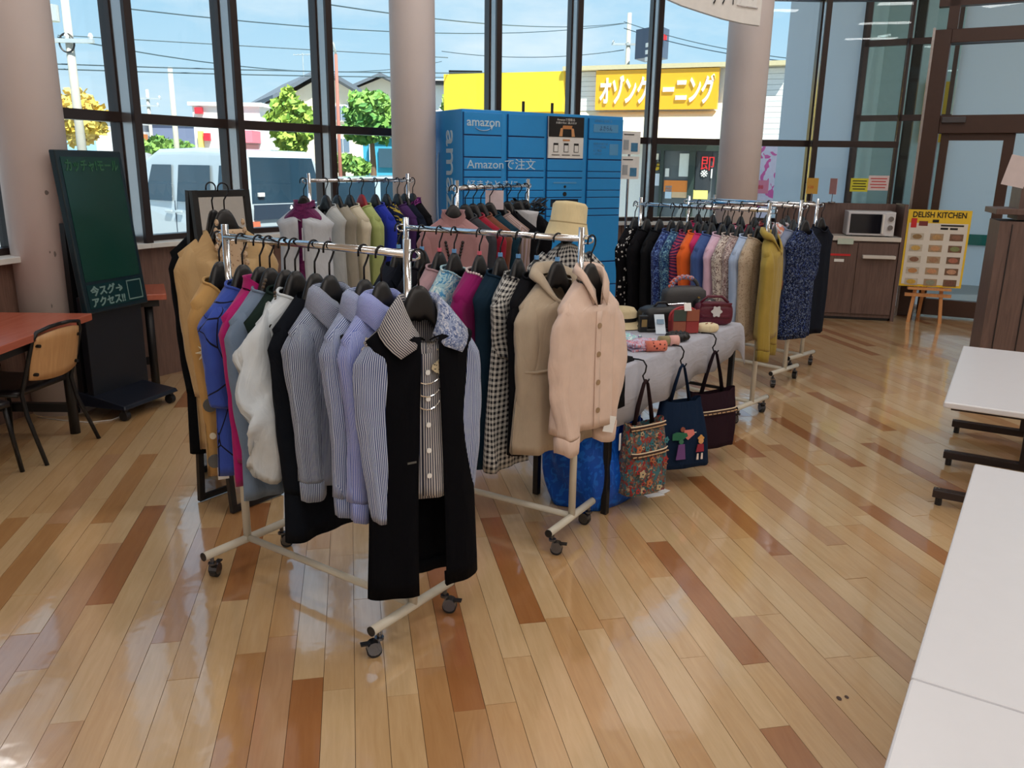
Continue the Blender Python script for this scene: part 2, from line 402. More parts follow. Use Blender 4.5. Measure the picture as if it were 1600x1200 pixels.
# scuffs on the left column
M_scuff = pm('scuff', (120, 108, 104), .7)
for px, py, w_, h_ in ((73, 301, .012, .014), (86, 397, .007, .018), (78, 394, .004, .008), (81, 478, .004, .014), (106, 343, .004, .006)):
    # little chips on the surface
    d = ray(px, py); c = np.array(col_l.location[:2]); dd = d[:2]; A_ = dd @ dd; B_ = -2 * dd @ c; C_ = c @ c - .1905 ** 2; disc = B_ * B_ - 4 * A_ * C_
    if disc < 0: continue
    tt = (-B_ - math.sqrt(disc)) / 2 / A_; P = d * tt; P[2] += EYE
    nn = (P[:2] - c) / .1905; tn = np.array([-nn[1], nn[0]])
    pts = [(*(P[:2] + tn * w_ * math.cos(k) + nn * .001), P[2] - float(col_l.location[2]) + h_ * math.sin(k) * (1 + .3 * math.cos(3 * k))) for k in np.linspace(0, 2 * PI, 9)[:-1]]
    MB().poly([(q[0] - c[0], q[1] - c[1], q[2]) for q in pts]).build('scuff_mark', M_scuff, col_l)

# ceiling, walls behind the camera and at the sides
ring = [WP[i] for i in range(-3, 10)]
struct(MB().prism([(-6.5, -7), (10, -7), (10, 9.5), (4.4, 9.5)] + [tuple(p) for p in ring[::-1][1:]] + [(-6.5, WP[-3][1])], CEIL, CEIL + .25).build('ceiling', M_white))
struct(MB().prism([(-6.5, -7), (10, -7), (10, 9.5), (4.4, 9.5)] + [tuple(p) for p in ring[::-1][1:]] + [(-6.5, WP[-3][1])], CEIL + .26, 5.9).build('wall_parapet', M_white))  # unseen mass on the roof, added to throw shade outside
for (_x, _y, _z, _sx, _sy) in LAMPS: MB().box((_x, _y, _z + .05), (_sx + .06, _sy + .06, .07)).build('lamp_housing', M_white, bpy.data.objects['ceiling'], bevel=.01)
struct(MB().wall((-6.4, -6.8), (9.9, -6.8), .2, 0, CEIL).build('wall_back', M_white))
struct(MB().wall((-6.4, -6.8), (-6.4, WP[-3][1]), .2, 0, CEIL).build('wall_left', M_white))
struct(MB().wall((-6.4, WP[-3][1]), WP[-3], .2, 0, CEIL).build('wall_left_return', M_panel))
struct(MB().wall((9.8, -6.8), (9.8, 7.0), .2, 0, CEIL).build('wall_right', M_white))

# ---- entrance door: frame, transom light, leaves
D0 = np.array([4.42, 9.33]); DA = math.radians(-29); DD = np.array([math.cos(DA), math.sin(DA)]); DN = np.array([DD[1], -DD[0]])
def dpt(px, py): q = onplane(px, py, D0, DD); return float((q[:2] - D0) @ DD), q[2]
def dbar(m, u0, u1, z0, z1, d0=-.05, d1=.09):
    m.prism([D0 + DD * u0 - DN * -d0, D0 + DD * u1 - DN * -d0, D0 + DD * u1 + DN * d1, D0 + DD * u0 + DN * d1][::1], z0, z1); return m
door = thing('door_1', None, None); door['kind'] = 'structure'
zt = dpt(1460, 50)[1]; zt2 = dpt(1460, 71)[1]; zr0 = dpt(1480, 209)[1]; zr1 = dpt(1480, 181)[1]
UE = 3.2
dbar(MB(), 0, .16, 0, zt, -.08, .14).build('jamb', M_brown, door, bevel=.005)
dbar(MB(), -.02, .005, 0, zt + .02, -.08, .15).build('edge_strip', M_alu, door)
dbar(MB(), .16, UE, zt2, zt, -.08, .14).build('header', M_brown, door, bevel=.005)
dbar(MB(), .16, UE, zr0, zr1, -.06, .12).build('transom', M_brown, door, bevel=.005)
dbar(MB(), .16, UE, zt2 - .0, zt2 + .03, -.02, .02).build('glazing_bead', M_bronze, door)
u1 = dpt(1563, 260)[0]; u2 = dpt(1574, 260)[0]
dbar(MB(), .19, .27, .04, zr0, -.03, .05).build('door_stile', M_brown, door, bevel=.004)
dbar(MB(), u1 - .01, u2 + .03, .04, zr0, -.03, .05).build('door_stile', M_brown, door, bevel=.004)
dbar(MB(), .27, u1, zr0 - .07, zr0, -.03, .05).build('door_top_rail', M_brown, door)
dbar(MB(), .19, UE, .02, .20, -.03, .05).build('door_bottom_rail', M_brown, door, bevel=.004)
dbar(MB(), .16, UE, zr1, zt2, -.006, .006).build('transom_pane', M_glass, door)
dbar(MB(), .27, u1, .2, zr0 - .07, -.006, .006).build('pane', M_glass, door)
dbar(MB(), u2 + .03, UE, .2, zr0, -.006, .006).build('pane', M_glass, door)
ua = dpt(1473, 186)[0]; ub = dpt(1510, 186)[0]; za = dpt(1490, 193)[1]; zb_ = dpt(1490, 184)[1]
dbar(MB(), ua, ub, za, zb_, .12, .17).build('door_sensor', pm('grey_plastic', (74, 72, 76), .4), door, bevel=.006)
# glass between the last mullion and the door jamb, wall above the door
dbar(MB(), 0, UE, zt + .02, CEIL, -.006, .006).build('upper_pane', M_glass, door)
for uu in (.10, 1.02): dbar(MB(), uu, uu + .1, zt + .01, CEIL, -.05, .06).build('upper_mullion', M_brown, door)
dbar(MB(), .0, UE, dpt(1440, 14)[1], dpt(1440, 0)[1], -.05, .06).build('upper_transom', M_brown, door)
struct(MB().wall(D0 + DD * UE, (9.8, 7.0), .2, 0, CEIL).build('wall_door_side', M_white))

# ================================================================== OUTSIDE
GZ = -.12
M_asph = pm('asphalt', (150, 150, 146), .9, var=.12, scale=1.2, bump=.3, bscale=60)
struct(MB().prism([(-160, 4.5), (160, 4.5), (160, 420), (-160, 420)], GZ - .5, GZ).build('ground', M_asph))
struct(MB().prism([tuple(WP[i] - .02) for i in range(-3, 10)] + [(8, 9.3), (8, 11), (4.4, 11.2), (1, 10.6), (-1.4, 9.6), (-3.6, 7.4), (-5, 5)], GZ, -.03).build('sidewalk', pm('pavement', (178, 176, 170), .9, bump=.2)))
M_lawn = pm('dry_lawn', (176, 190, 120), .9, var=.2, scale=2)
tag(MB().prism([at(-60, 250, 21)[:2], at(330, 250, 21)[:2], at(345, 250, 26)[:2], at(-60, 250, 26)[:2]], GZ, GZ + .06).build('lawn', M_lawn), 'pale green lawn strip beyond the parking lot', 'lawn', kind='stuff')
# hills
hm = MB(); rr = random.Random(5); N = 60
top = []
for k in range(N + 1):
    xx = -330 + 560 * k / N; top.append((xx, 330, 13 + 5 * math.sin(k * .31) + 2 * math.sin(k * .83 + 1) + rr.uniform(-.4, .4)))
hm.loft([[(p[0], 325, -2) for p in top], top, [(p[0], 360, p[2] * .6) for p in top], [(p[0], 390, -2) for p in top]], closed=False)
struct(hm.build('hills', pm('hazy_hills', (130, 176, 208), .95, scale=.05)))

# ---- shop with orange fascia across the car park
Y0 = at(700, 250, 26.5); Y1 = at(1240, 250, 22.9); YD = (Y1 - Y0)[:2]; YLEN = float(np.linalg.norm(YD)); YD = YD / YLEN; YN = np.array([YD[1], -YD[0]])
def yp(px, py): q = onplane(px, py, Y0, YD); return float((q[:2] - Y0[:2]) @ YD), float(q[2])
shop = thing('cleaning_shop', 'dry-cleaning shop with orange fascia sign and yellow side across the car park', 'shop', (Y0[0], Y0[1], 0), math.atan2(YD[1], YD[0]))
# local x along the front, -y towards us
def sbox(name, px0, px1, py0, py1, d0, d1, mat, par=shop, **k):
    um = (px0 + px1) / 2; vm = (py0 + py1) / 2
    u0 = yp(px0, vm)[0]; u1 = yp(px1, vm)[0]; z1 = yp(um, py0)[1]; z0 = yp(um, py1)[1]
    return MB().box(((u0 + u1) / 2, -(d0 + d1) / 2, (z0 + z1) / 2), (u1 - u0, d1 - d0, z1 - z0)).build(name, mat, par, **k)
M_ybl = pm('yellow_cladding', (255, 210, 56), .5, var=.05); M_org = pm('orange_sign_face', (250, 182, 40), .4, var=.03)
M_sid = pm('white_siding', (232, 232, 230), .6); M_crm = pm('cream_awning', (238, 226, 196), .6); M_cap = pm('parapet_cap', (214, 200, 160), .5)
M_grn = pm('dark_green_frame', (48, 62, 56), .4); M_sin = pm('shop_interior', (96, 104, 108), .7, var=.35, scale=1.4)
sbox('wall', 885, 1240, 106, 345, -6, 0, M_sid); sbox('side_wall', 700, 884, 121, 345, -6, .0, M_ybl)
sbox('yellow_panel', 699, 884, 115, 176, 0, .25, M_ybl)
for k in range(8): sbox('siding_board', 886, 932, 113 + k * 7.6, 113 + k * 7.6 + 7.2, 0, .06, M_sid)
for k in range(26): sbox('siding_board', 1170, 1240, 107 + k * 8.6, 107 + k * 8.6 + 8.15, 0, .06, M_sid)
sbox('parapet_cap', 885, 1240, 101, 108, -.3, .35, M_cap)
sg = sbox('fascia_sign', 935, 1124, 110, 172, .08, .3, M_org)
u0, zz = yp(941, 164)
text('オゾンクリーニング', .78, pm('white_lettering', (250, 250, 246), .4), sg, frame((u0, -.31, zz + .06), (1, 0, 0)), ext=.03, width=yp(1119, 140)[0] - u0, bold=.022)
# sloping cream awning
ua, za = yp(898, 174); ub, zb2 = yp(1124, 226)
MB().hexa([(ua, -.02, za - .05), (ub, -.02, za - .05), (ub, -.02, za), (ua, -.02, za), (ua, -.95, zb2 - .02), (ub, -.95, zb2 - .02), (ub, -.95, zb2 + .06), (ua, -.95, zb2 + .06)]).build('awning', M_crm, shop)
sbox('shop_window', 1012, 1123, 230, 345, -.04, .03, M_sin)
for a, b_ in ((1010, 1014), (1031, 1036), (1075, 1085), (1119, 1124)): sbox('window_post', a, b_, 229, 345, .0, .12, M_grn)
sbox('window_head', 1010, 1124, 226, 236, .0, .14, M_grn)
for name, a, b_, c, d, col in (('paper_notice', 1016, 1030, 240, 252, (240, 236, 226)), ('yellow_notice', 1014, 1031, 254, 266, (240, 196, 40)), ('paper_notice', 1014, 1032, 271, 290, (216, 224, 236)),
        ('paper_notice', 1062, 1086, 240, 276, (222, 228, 224)), ('orange_counter', 1038, 1084, 282, 300, (238, 140, 60)), ('paper_notice', 1040, 1046, 263, 276, (230, 230, 226)),
        ('paper_notice', 1040, 1050, 290, 310, (200, 220, 236)), ('counter_front', 1050, 1084, 300, 309, (226, 190, 150)), ('yellow_notice', 1083, 1106, 297, 311, (240, 226, 130)),
        ('teal_notice', 1011, 1020, 301, 312, (60, 160, 150)), ('blackboard_panel', 1088, 1112, 236, 298, (44, 50, 56))):
    sbox(name, a, b_, c, d, .03, .08, pm('notice_%d_%d_%d' % col, col, .6))
M_red = pm('red_print', (206, 40, 44), .5)
ur, zr = yp(1094, 264)
text('即日', .42, M_red, shop, frame((ur, -.1, zr), (1, 0, 0)), ext=.01)
text('※1', .36, M_paper, shop, frame((yp(1094, 278)[0], -.1, yp(1094, 278)[1]), (1, 0, 0)), ext=.01)
text('明', .34, M_black, shop, frame((yp(1016, 265)[0], -.1, yp(1016, 265)[1]), (1, 0, 0)), ext=.01)
# far roofs behind the yellow wall
bk = thing('far_rooftop', 'dark rooftop equipment behind the yellow shop wall', 'building', at(712, 250, 40))
q0 = at(712, 250, 40)
MB().box((.5, 0, at(712, 115, 40)[2] - q0[2]), (1.5, 1.4, .14)).build('roof_deck', M_dark, bk)
MB().box((-.7, 0, at(712, 131, 40)[2] - q0[2]), (.6, 1.2, .15)).build('ledge', M_dark, bk)
MB().box((0, .5, (at(712, 125, 40)[2]) / 2 - q0[2]), (2.2, 1, at(712, 125, 40)[2])).build('wall', M_sid, bk)

# ---- pink banner on a pole
bn = at(1198, 280, 17.5); ban = thing('banner_flag', 'pink promotional banner flag standing outside by the white siding', 'banner', (bn[0], 17.5, GZ))
MB().tube([(-.19, 0, 0), (-.19, 0, 2.25)], .014, 8).build('pole', M_white, ban)
MB().tube([(-.19, 0, 2.2), (.2, 0, 2.2)], .01, 8).build('top_bar', M_white, ban)
M_pink = fabric('pink_banner_cloth', (250, 222, 234), 'blotch', ((240, 110, 170),), .22)
MB().loft([[(x_, .02 * math.sin(7 * x_ + z_ * 3), z_) for x_ in np.linspace(-.18, .2, 7)] for z_ in np.linspace(.5, 2.19, 14)], closed=False).build('flag_cloth', M_pink, ban, smooth=True, solid=.004)

# ---- houses
M_roof = pm('slate_roof', (104, 112, 122), .7); M_hw = pm('cream_wall', (238, 224, 200), .8); M_hshade = pm('pale_blue_wall', (206, 220, 230), .8)
M_win = pm('dark_window', (110, 130, 150), .2); M_wfr = pm('window_frame_white', (240, 240, 240), .5)
def house(pxl, pxe, pxr, yapex, yeave, ybase, d, dback, lab, gw=M_hw, wins=()):
    """gable end facing us between pxe and pxr at depth d, side wall back to pxl"""
    E0 = at(pxe, yeave, d); E1 = at(pxr, yeave, d); Ap = at((pxe + pxr) / 2, yapex, d); Bk = at(pxl, yeave, dback)
    base = np.array([E0[0], d, GZ]); h = thing('house', lab, 'house', base)
    L_ = lambda p: np.array(p) - base
    ez = float(E0[2]); az = float(Ap[2]); sh = np.array([Bk[0] - E0[0], dback - d, 0])
    g = [(E0[0], d, GZ), (E1[0], d, GZ), (E1[0], d, ez), (Ap[0], d, az), (E0[0], d, ez)]
    MB().extrude([L_(p) for p in g], sh).build('wall', gw, h)
    o = .5
    for e0, s_ in ((E0, -1), (E1, 1)):
        a = np.array([e0[0] + s_ * o, d - .6, ez - .3 * o]); b_ = np.array([Ap[0], d - .6, az + .1])
        MB().extrude([L_(a), L_(b_), L_(b_ + [0, 0, .22]), L_(a + [0, 0, .22])], sh * 1.06).build('roof_slope', M_roof, h)
    MB().extrude([L_((E0[0] - .02, d, GZ)), L_((E0[0] - .02, d, ez)), L_((E0[0], d, ez)), L_((E0[0], d, GZ))], sh).build('side_cladding', M_hshade, h)  # shade of the side wall put into its pale blue colour
    for (a, b_, c, e_) in wins:
        p = at(a, c, d - .08); q = at(b_, e_, d - .08)
        w_ = MB().box(L_(((p[0] + q[0]) / 2, d - .05, (p[2] + q[2]) / 2)), (abs(q[0] - p[0]), .12, abs(p[2] - q[2]))).build('window', M_wfr, h)
        for k in (-1, 1): MB().box(L_(((p[0] + q[0]) / 2 + k * abs(q[0] - p[0]) * .23, d - .12, (p[2] + q[2]) / 2)), (abs(q[0] - p[0]) * .4, .06, abs(p[2] - q[2]) * .8)).build('pane', M_win, w_)
    return h
house(396, 446, 572, 116, 152, 290, 46, 56, 'cream two-storey house with grey gable roof behind the parking lot', wins=((523, 545, 163, 190), (525, 548, 214, 240), (470, 482, 160, 178)))
house(520, 552, 640, 122, 140, 290, 62, 70, 'smaller pale house with grey gable roof behind the cream house')
# long low buildings
def block(name, lab, px0, px1, py0, py1, d, col, parts=(), cat='building'):
    a = at(px0, (py0 + py1) / 2, d); b_ = at(px1, (py0 + py1) / 2, d); zt_ = float(at((px0 + px1) / 2, py0, d)[2])
    h = thing(name, lab, cat, (a[0], d, GZ)); wd = b_[0] - a[0]
    MB().box((wd / 2, 3, (zt_ - GZ) / 2), (wd, 6, zt_ - GZ)).build('wall', pm('wall_%d_%d_%d' % col, col, .8), h)
    MB().box((wd / 2, 3, zt_ - GZ + .08), (wd + .3, 6.3, .16)).build('roof', M_roof if sum(col) < 500 else M_sid, h)
    for nm, a0, a1, b0, b1, c2, dep in parts:
        p = at(a0, b0, d); q = at(a1, b1, d)
        MB().box(((p[0] + q[0]) / 2 - a[0], -dep / 2, (p[2] + q[2]) / 2 - GZ), (q[0] - p[0], dep, p[2] - q[2])).build(nm, pm('wall_%d_%d_%d' % c2, c2, .6), h)
    return h
block('store', 'white store with red fascia sign and pink awning behind the van', 304, 408, 166, 260, 38, (238, 232, 228),
      (('red_sign', 306, 318, 168, 178, (214, 44, 60), .2), ('red_sign', 320, 330, 208, 220, (206, 40, 60), .2), ('yellow_poster', 311, 320, 205, 232, (236, 214, 120), .2), ('awning', 372, 408, 205, 224, (236, 130, 146), 1.2), ('shop_window', 374, 406, 226, 240, (216, 170, 170), .1)))
block('warehouse', 'dark grey warehouse far behind the parked van', 240, 306, 194, 260, 60, (112, 122, 150), (('orange_van', 218, 232, 210, 224, (222, 140, 80), 1.0),))
block('far_house', 'small white building near the tall utility pole', 150, 176, 190, 250, 55, (220, 226, 230), (('window', 160, 166, 200, 206, (80, 100, 120), .1),))
block('kiosk_building', 'bright turquoise building behind the round tree', 568, 622, 216, 300, 30, (70, 170, 206), (('dark_window', 592, 622, 232, 262, (52, 84, 104), .1), ('white_pillar', 578, 584, 222, 290, (220, 236, 240), .2)))

# ---- trees
def leaf_mat(name, c1, c2):
    if name in _M: return _M[name]
    m, t, b = base_mat(name); g = nd(t, 'ShaderNodeNewGeometry'); r = nd(t, 'ShaderNodeValToRGB')
    r.color_ramp.elements[0].color = srgb(*c1); r.color_ramp.elements[1].color = srgb(*c2)
    t.links.new(g.outputs['Random Per Island'], r.inputs[0]); t.links.new(r.outputs[0], b.inputs['Base Color']); b.inputs['Roughness'].default_value = .7
    _M[name] = m; return m
M_trunk = pm('bark', (120, 96, 76), .9, bump=.4)
def tree(px, py, rpx, rpy, d, lab, c1, c2, name='tree', n=1100, lf=.17):
    c = at(px, py, d); rx = rpx * d / FPX; rz_ = rpy * d / FPX; h = float(c[2]) - GZ
    T_ = thing(name, lab, 'tree', (c[0], d, GZ)); rt = random.Random(int(px))
    MB().tube([(0, 0, 0), (.05, 0, h * .5), (0, 0, h)], [.14, .1, .05], 8).build('trunk', M_trunk, T_)
    m = MB()
    for k in range(n):
        v = Vector((rt.gauss(0, 1), rt.gauss(0, 1), rt.gauss(0, 1))).normalized(); q = rt.random() ** .35
        lump = 1 + .16 * math.sin(5 * v.x + 2) * math.sin(4 * v.z + px) + .1 * math.sin(9 * v.z + 7 * v.x)
        p = Vector((v.x * rx * q * lump, v.y * rx * q * lump, h + v.z * rz_ * q * lump))
        a = Vector((rt.gauss(0, 1), rt.gauss(0, 1), rt.gauss(0, 1))).normalized() * lf; b_ = a.orthogonal().normalized() * lf * .7
        m.poly([p - a, p + b_, p + a, p - b_])
    m.build('foliage', leaf_mat('leaf_' + lab[:12], c1, c2), T_)
tree(456, 193, 33, 42, 30, 'rounded yellow-green street tree left of the lamp post', (96, 140, 50), (176, 196, 84))
tree(579, 182, 38, 38, 28, 'bushy green street tree in front of the turquoise building', (70, 130, 60), (150, 190, 90))
tree(125, 182, 34, 40, 32, 'yellow autumn tree beside the tall utility pole', (206, 170, 60), (240, 214, 110))
tree(705, 164, 14, 14, 34, 'small green tree left of the yellow shop', (110, 150, 60), (170, 190, 90), n=300)
for px, py, rx, ry, d, lab in ((256, 228, 44, 11, 30, 'long low green hedge behind the parked van'), (535, 254, 26, 12, 27, 'clipped green shrub below the cream house'), (563, 262, 14, 12, 26, 'small dark shrub beside the turquoise building')):
    tree(px, py, rx, ry, d, lab, (60, 110, 50), (140, 176, 80), 'shrub', 350, .13)

# ---- poles and wires
M_conc = pm('concrete_pole', (190, 184, 172), .8); M_wire = pm('wire', (70, 90, 100), .6); M_gal = pm('galvanised', (200, 206, 208), .4, .4)
def pole(px, ytop, d, r, lab, mat=M_conc, name='utility_pole', arms=(), extra=None):
    c = at(px, 250, d); h = float(at(px, ytop, d)[2]) - GZ
    p = thing(name, lab, 'pole', (c[0], d, GZ))
    MB().tube([(0, 0, 0), (0, 0, h)], [r, r * .7], 12).build('shaft', mat, p, smooth=True)
    for z, wd in arms:
        MB().box((0, -.1, h - z), (wd, .09, .09)).build('crossarm', M_gal, p)
        for k in (-1, 0, 1): MB().lathe([(.04, 0), (.06, .05), (.03, .12)], 8, (k * wd * .45, -.1, h - z + .045)).build('insulator', M_white, p)
    return p, h
up, uh = pole(130, -40, 20, .115, 'tall concrete utility pole carrying a coil and transformer box', arms=((1.4, 1.2),))
ap = at(121, 35, 20); MB().lathe([(.001, 0), (.16, .0), (.16, .34), (.001, .36)], 14, (-.28, -.1, float(ap[2]) - GZ)).build('transformer', M_gal, up)
cpx = at(108, 68, 20); ringp = [(cpx[0] - up.location.x + .17 * math.cos(k), -.1, cpx[2] - GZ + .20 * math.sin(k)) for k in np.linspace(0, 2 * PI, 25)]
MB().tube(ringp, .02, 6).build('cable_coil', M_black, up)
pole(278, 105, 27, .1, 'slim pale pole behind the van')
pole(240, 140, 50, .12, 'distant utility pole above the warehouse', arms=((.5, 1.6), (.9, 1.3)))
pole(973, 20, 42, .14, 'utility pole with crossarms above the shop fascia', arms=((1.4, 1.6), (3.2, 2.2), (4.0, 2.0), (6.2, 1.6)))
M_rust = pm('rusty_lamp_post', (176, 110, 96), .7)
lp, lh = pole(531, 85, 24, .06, 'rust-red curved street lamp post by the trees', M_rust, 'street_lamp')
MB().tube([(0, 0, lh), (-.05, 0, lh + .25), (-.2, 0, lh + .5), (-.38, 0, lh + .68)], .03, 8).build('curved_arm', M_gal, lp, smooth=True)
MB().ell((-.5, 0, lh + .75), (.16, .07, .05)).build('lamp_head', M_gal, lp, smooth=True)
an = at(470, 100, 46); ant = thing('antenna', 'thin rooftop antenna on the cream house ridge', 'antenna', (an[0], 46.5, float(at(470, 122, 46)[2])))
MB().tube([(0, 0, 0), (0, 0, 1.3)], .03, 6).build('mast', M_gal, ant); MB().tube([(-.5, 0, 1.2), (.5, 0, 1.25)], .02, 6).build('boom', M_gal, ant)
for k in range(5): MB().tube([(-.4 + k * .2, -.3, 1.22), (-.4 + k * .2, .3, 1.22)], .015, 5).build('element', M_gal, ant)
WIRES = [((90, 55), (700, 90), 24, 27, .0), ((90, 100), (1180, 100), 20, 44, .3), ((90, 108), (1180, 106), 20, 44, .3), ((185, 12), (980, 36), 20, 42, .5), ((500, 5), (975, 36), 19, 42, .3),
         ((975, 34), (1240, 92), 42, 34, .2), ((975, 44), (1240, 97), 42, 34, .2), ((690, 80), (975, 78), 42, 42, .3), ((90, 58), (690, 96), 20, 42, .6)]
for wi, (a, b_, d0, d1, sag) in enumerate(WIRES):
    A_ = at(*a, d0); B_ = at(*b_, d1)
    tag(MB().tube([A_ + (B_ - A_) * k / 14 - np.array([0, 0, sag * 4 * (k / 14) * (1 - k / 14)]) for k in range(15)], .005 + .00035 * (d0 + d1) / 2, 5).build('power_line', M_wire),
        ['power line descending from the tall pole to the yellow shop', 'upper of two close parallel power lines crossing all windows', 'lower of two close parallel power lines crossing all windows', 'highest power line crossing the left windows towards the shop pole',
         'steep thick power line right of the lamp post', 'upper power line running right from the shop pole', 'lower power line running right from the shop pole', 'power line just above the yellow shop wall', 'sagging power line between tall pole and yellow wall'][wi], 'wire', 'overhead power lines')
# tall black roadside sign
sg0 = at(1022, 66, 40); rs = thing('roadside_sign', 'tall black roadside sign box rising above the shop roof', 'sign', (sg0[0], 40, GZ))
z0, z1 = float(at(1022, 90, 40)[2]) - GZ, float(at(1022, 43, 40)[2]) - GZ; hw = 24 * 40 / FPX
MB().tube([(.0, 0, 0), (.0, 0, z0 + .2)], .12, 10).build('post', M_dark, rs)
MB().prism([(-hw, .7), (.1, -.6), (hw, .5), (-.1, 1.8)], z0, z1).build('sign_box', pm('navy_sign', (74, 84, 104), .3), rs)
MB().box((.45, -.25, z1 - .45), (.25, .02, .25), rz=.84).build('red_mark', M_red, rs)
for k in range(3): MB().box((-.32, -.03 - .0, z1 - .75 - k * .3), (.16, .03, .18), rz=-1.0).build('white_mark', M_white, rs)

# ---- parked van
vc = at(381, 250, 11.3)[:2]; va = math.radians(38); vv = vc / np.linalg.norm(vc); vr = np.array([vv[1], -vv[0]])
RD = vr * math.cos(va) + vv * math.sin(va); SD = np.array([-RD[1], RD[0]])   # rear runs along RD, the side along SD
van = thing('van', 'light silver boxy van parked outside with its rear towards the windows', 'van', (vc[0], vc[1], GZ), math.atan2(RD[1], RD[0]))
M_van = pm('silver_paint', (200, 212, 220), .22, .25, .03, coat=.6); M_vglass = pm('tinted_glass', (40, 62, 78), .06, var=.25, scale=2.5, spec=.9); M_vclear = glass('car_glass', (.75, .9, .86), .2)
M_vdark = pm('dark_trim', (44, 56, 72), .4); M_tyre = pm('tyre', (28, 28, 30), .9); M_lamp = pm('tail_lamp', (214, 120, 90), .2)
VW, VL, VH = 1.48, 3.35, 1.79; van.scale = (1, 1, 1.05)
rings = []
for y, z0, z1, ins in ((0.03, .35, 1.02, .0), (.0, .32, 1.0, .0), (.0, .3, .98, .0)): pass
def vsec(x): # cross-section outline (y along side, z) for half profile at inset
    return x
prof = [(.06, .32), (.0, .50), (.0, 1.02), (.05, 1.30), (.13, 1.66), (.26, 1.76), (1.2, VH), (2.1, 1.77), (2.45, 1.62), (2.80, 1.06), (3.15, .95), (3.33, .80), (3.33, .34)]
body = []
for xx, ins, dz in ((0.0, .06, -.05), (.05, .0, 0), (VW - .05, .0, 0), (VW, .06, -.05)):
    body.append([(xx + (.09 if xx < VW / 2 else -.09) * max(0, (z - 1.0) / .8), y + (ins if y < .3 else (-ins if y > 3 else 0)), z + (dz if z > 1.5 else 0)) for y, z in prof])
MB().loft(body, True, True, True).build('body', M_van, van, bevel=.03)
# rear window and dark tailgate band, emblem, plates, lamps
def vquad(nm, pts, mat, off): return MB().extrude(pts, off).build(nm, mat, van)
vquad('rear_window', [(.10, .035, 1.09), (VW - .10, .035, 1.09), (VW - .19, .145, 1.67), (.19, .145, 1.67)], M_vglass, (0, -.03, 0))
vquad('tailgate_band', [(.1, -.0, .88), (VW - .1, -.0, .88), (VW - .12, .02, 1.07), (.12, .02, 1.07)], M_vdark, (0, -.03, 0))
for k in range(3):
    a = math.radians(90 + 120 * k); cx, cz = VW / 2, .97; dx, dz = math.cos(a), math.sin(a)
    tip = (cx + dx * .085, -.045, cz + dz * .085); l_ = (cx + dx * .042 - dz * .024, -.045, cz + dz * .042 + dx * .024); r_ = (cx + dx * .042 + dz * .024, -.045, cz + dz * .042 - dx * .024)
    MB().extrude([(cx, -.045, cz), l_, tip, r_], (0, .02, 0)).build('emblem_diamond', M_white, van)
vquad('plate', [(VW / 2 - .17, -.01, .6), (VW / 2 + .17, -.01, .6), (VW / 2 + .17, -.01, .77), (VW / 2 - .17, -.01, .77)], pm('plate_yellow', (236, 206, 70), .5), (0, -.02, 0))
for xx in (.05, VW - .2): vquad('tail_lamp', [(xx, 0, .62), (xx + .15, 0, .62), (xx + .13, 0, .86), (xx + .02, 0, .86)], M_lamp, (0, -.03, 0))
vquad('rear_bumper', [(.03, 0, .32), (VW - .03, 0, .32), (VW - .03, 0, .5), (.03, 0, .5)], M_van, (0, -.06, 0))
MB().box((.25, -.0, 1.2), (.1, .03, .05)).build('sticker', M_white, van)
# side glass (left side x=0 plane leaning in above the belt)
def sx(z): return .09 * max(0, (z - 1.0) / .8) - .012
for nm, y0, y1 in (('quarter_window', .26, .62), ('sliding_door_window', .78, 1.55), ('front_door_window', 1.68, 2.35)):
    z0_, z1_ = 1.07, 1.56
    MB().extrude([(sx(z0_), y0, z0_), (sx(z0_), y1, z0_), (sx(z1_), y1 - (.18 if y1 > 2 else .03), z1_), (sx(z1_), y0 + .03, z1_)], (-.012, 0, 0)).build(nm, M_vglass, van)
for y0 in (1.52, 1.76): MB().box((-.02, y0, .93), (.03, .16, .035)).build('door_handle', M_van, van, bevel=.008)
for y0 in (.7, 1.62, 2.5): MB().box((-.001, y0, .72), (.006, .012, .72)).build('door_seam', M_vdark, van)
for yy in (.62, 2.72):
    for xx in (.02, VW - .02):
        w_ = MB().tube([(xx - .09, yy, .28), (xx + .09, yy, .28)], .28, 20).build('wheel', M_tyre, van, smooth=False)
        MB().tube([(xx - .1, yy, .28), (xx + .1, yy, .28)], .16, 14).build('rim', M_gal, w_)
# second car further right
c2 = at(590, 290, 16.0); car = thing('car', 'pale blue car parked outside behind the left back rack', 'car', (c2[0], 16.0, GZ), math.radians(20))
M_car = pm('pale_blue_paint', (196, 220, 236), .22, .2, .03, coat=.6)
cp = [(-2.0, .35), (-2.05, .8), (-1.5, .95), (-.9, 1.42), (.5, 1.46), (1.2, 1.0), (1.95, .86), (2.05, .4)]
MB().loft([[(x_, -.8, z_) for x_, z_ in cp], [(x_, -.72, z_ + .02) for x_, z_ in cp], [(x_, .72, z_ + .02) for x_, z_ in cp], [(x_, .8, z_) for x_, z_ in cp]], True, True, True).build('body', M_car, car, bevel=.04)
for pts in ([(-1.3, .98), (-.86, 1.36), (-.2, 1.38), (-.2, .98)], [(-.1, .98), (-.1, 1.38), (.45, 1.4), (1.0, .98)]):
    MB().extrude([(x_, -.81, z_) for x_, z_ in pts], (0, .03, 0)).build('side_window', M_vglass, car)
for xx in (-1.25, 1.25):
    for yy in (-.72, .72): MB().tube([(xx, yy - .1, .3), (xx, yy + .1, .3)], .3, 18).build('wheel', M_tyre, car)

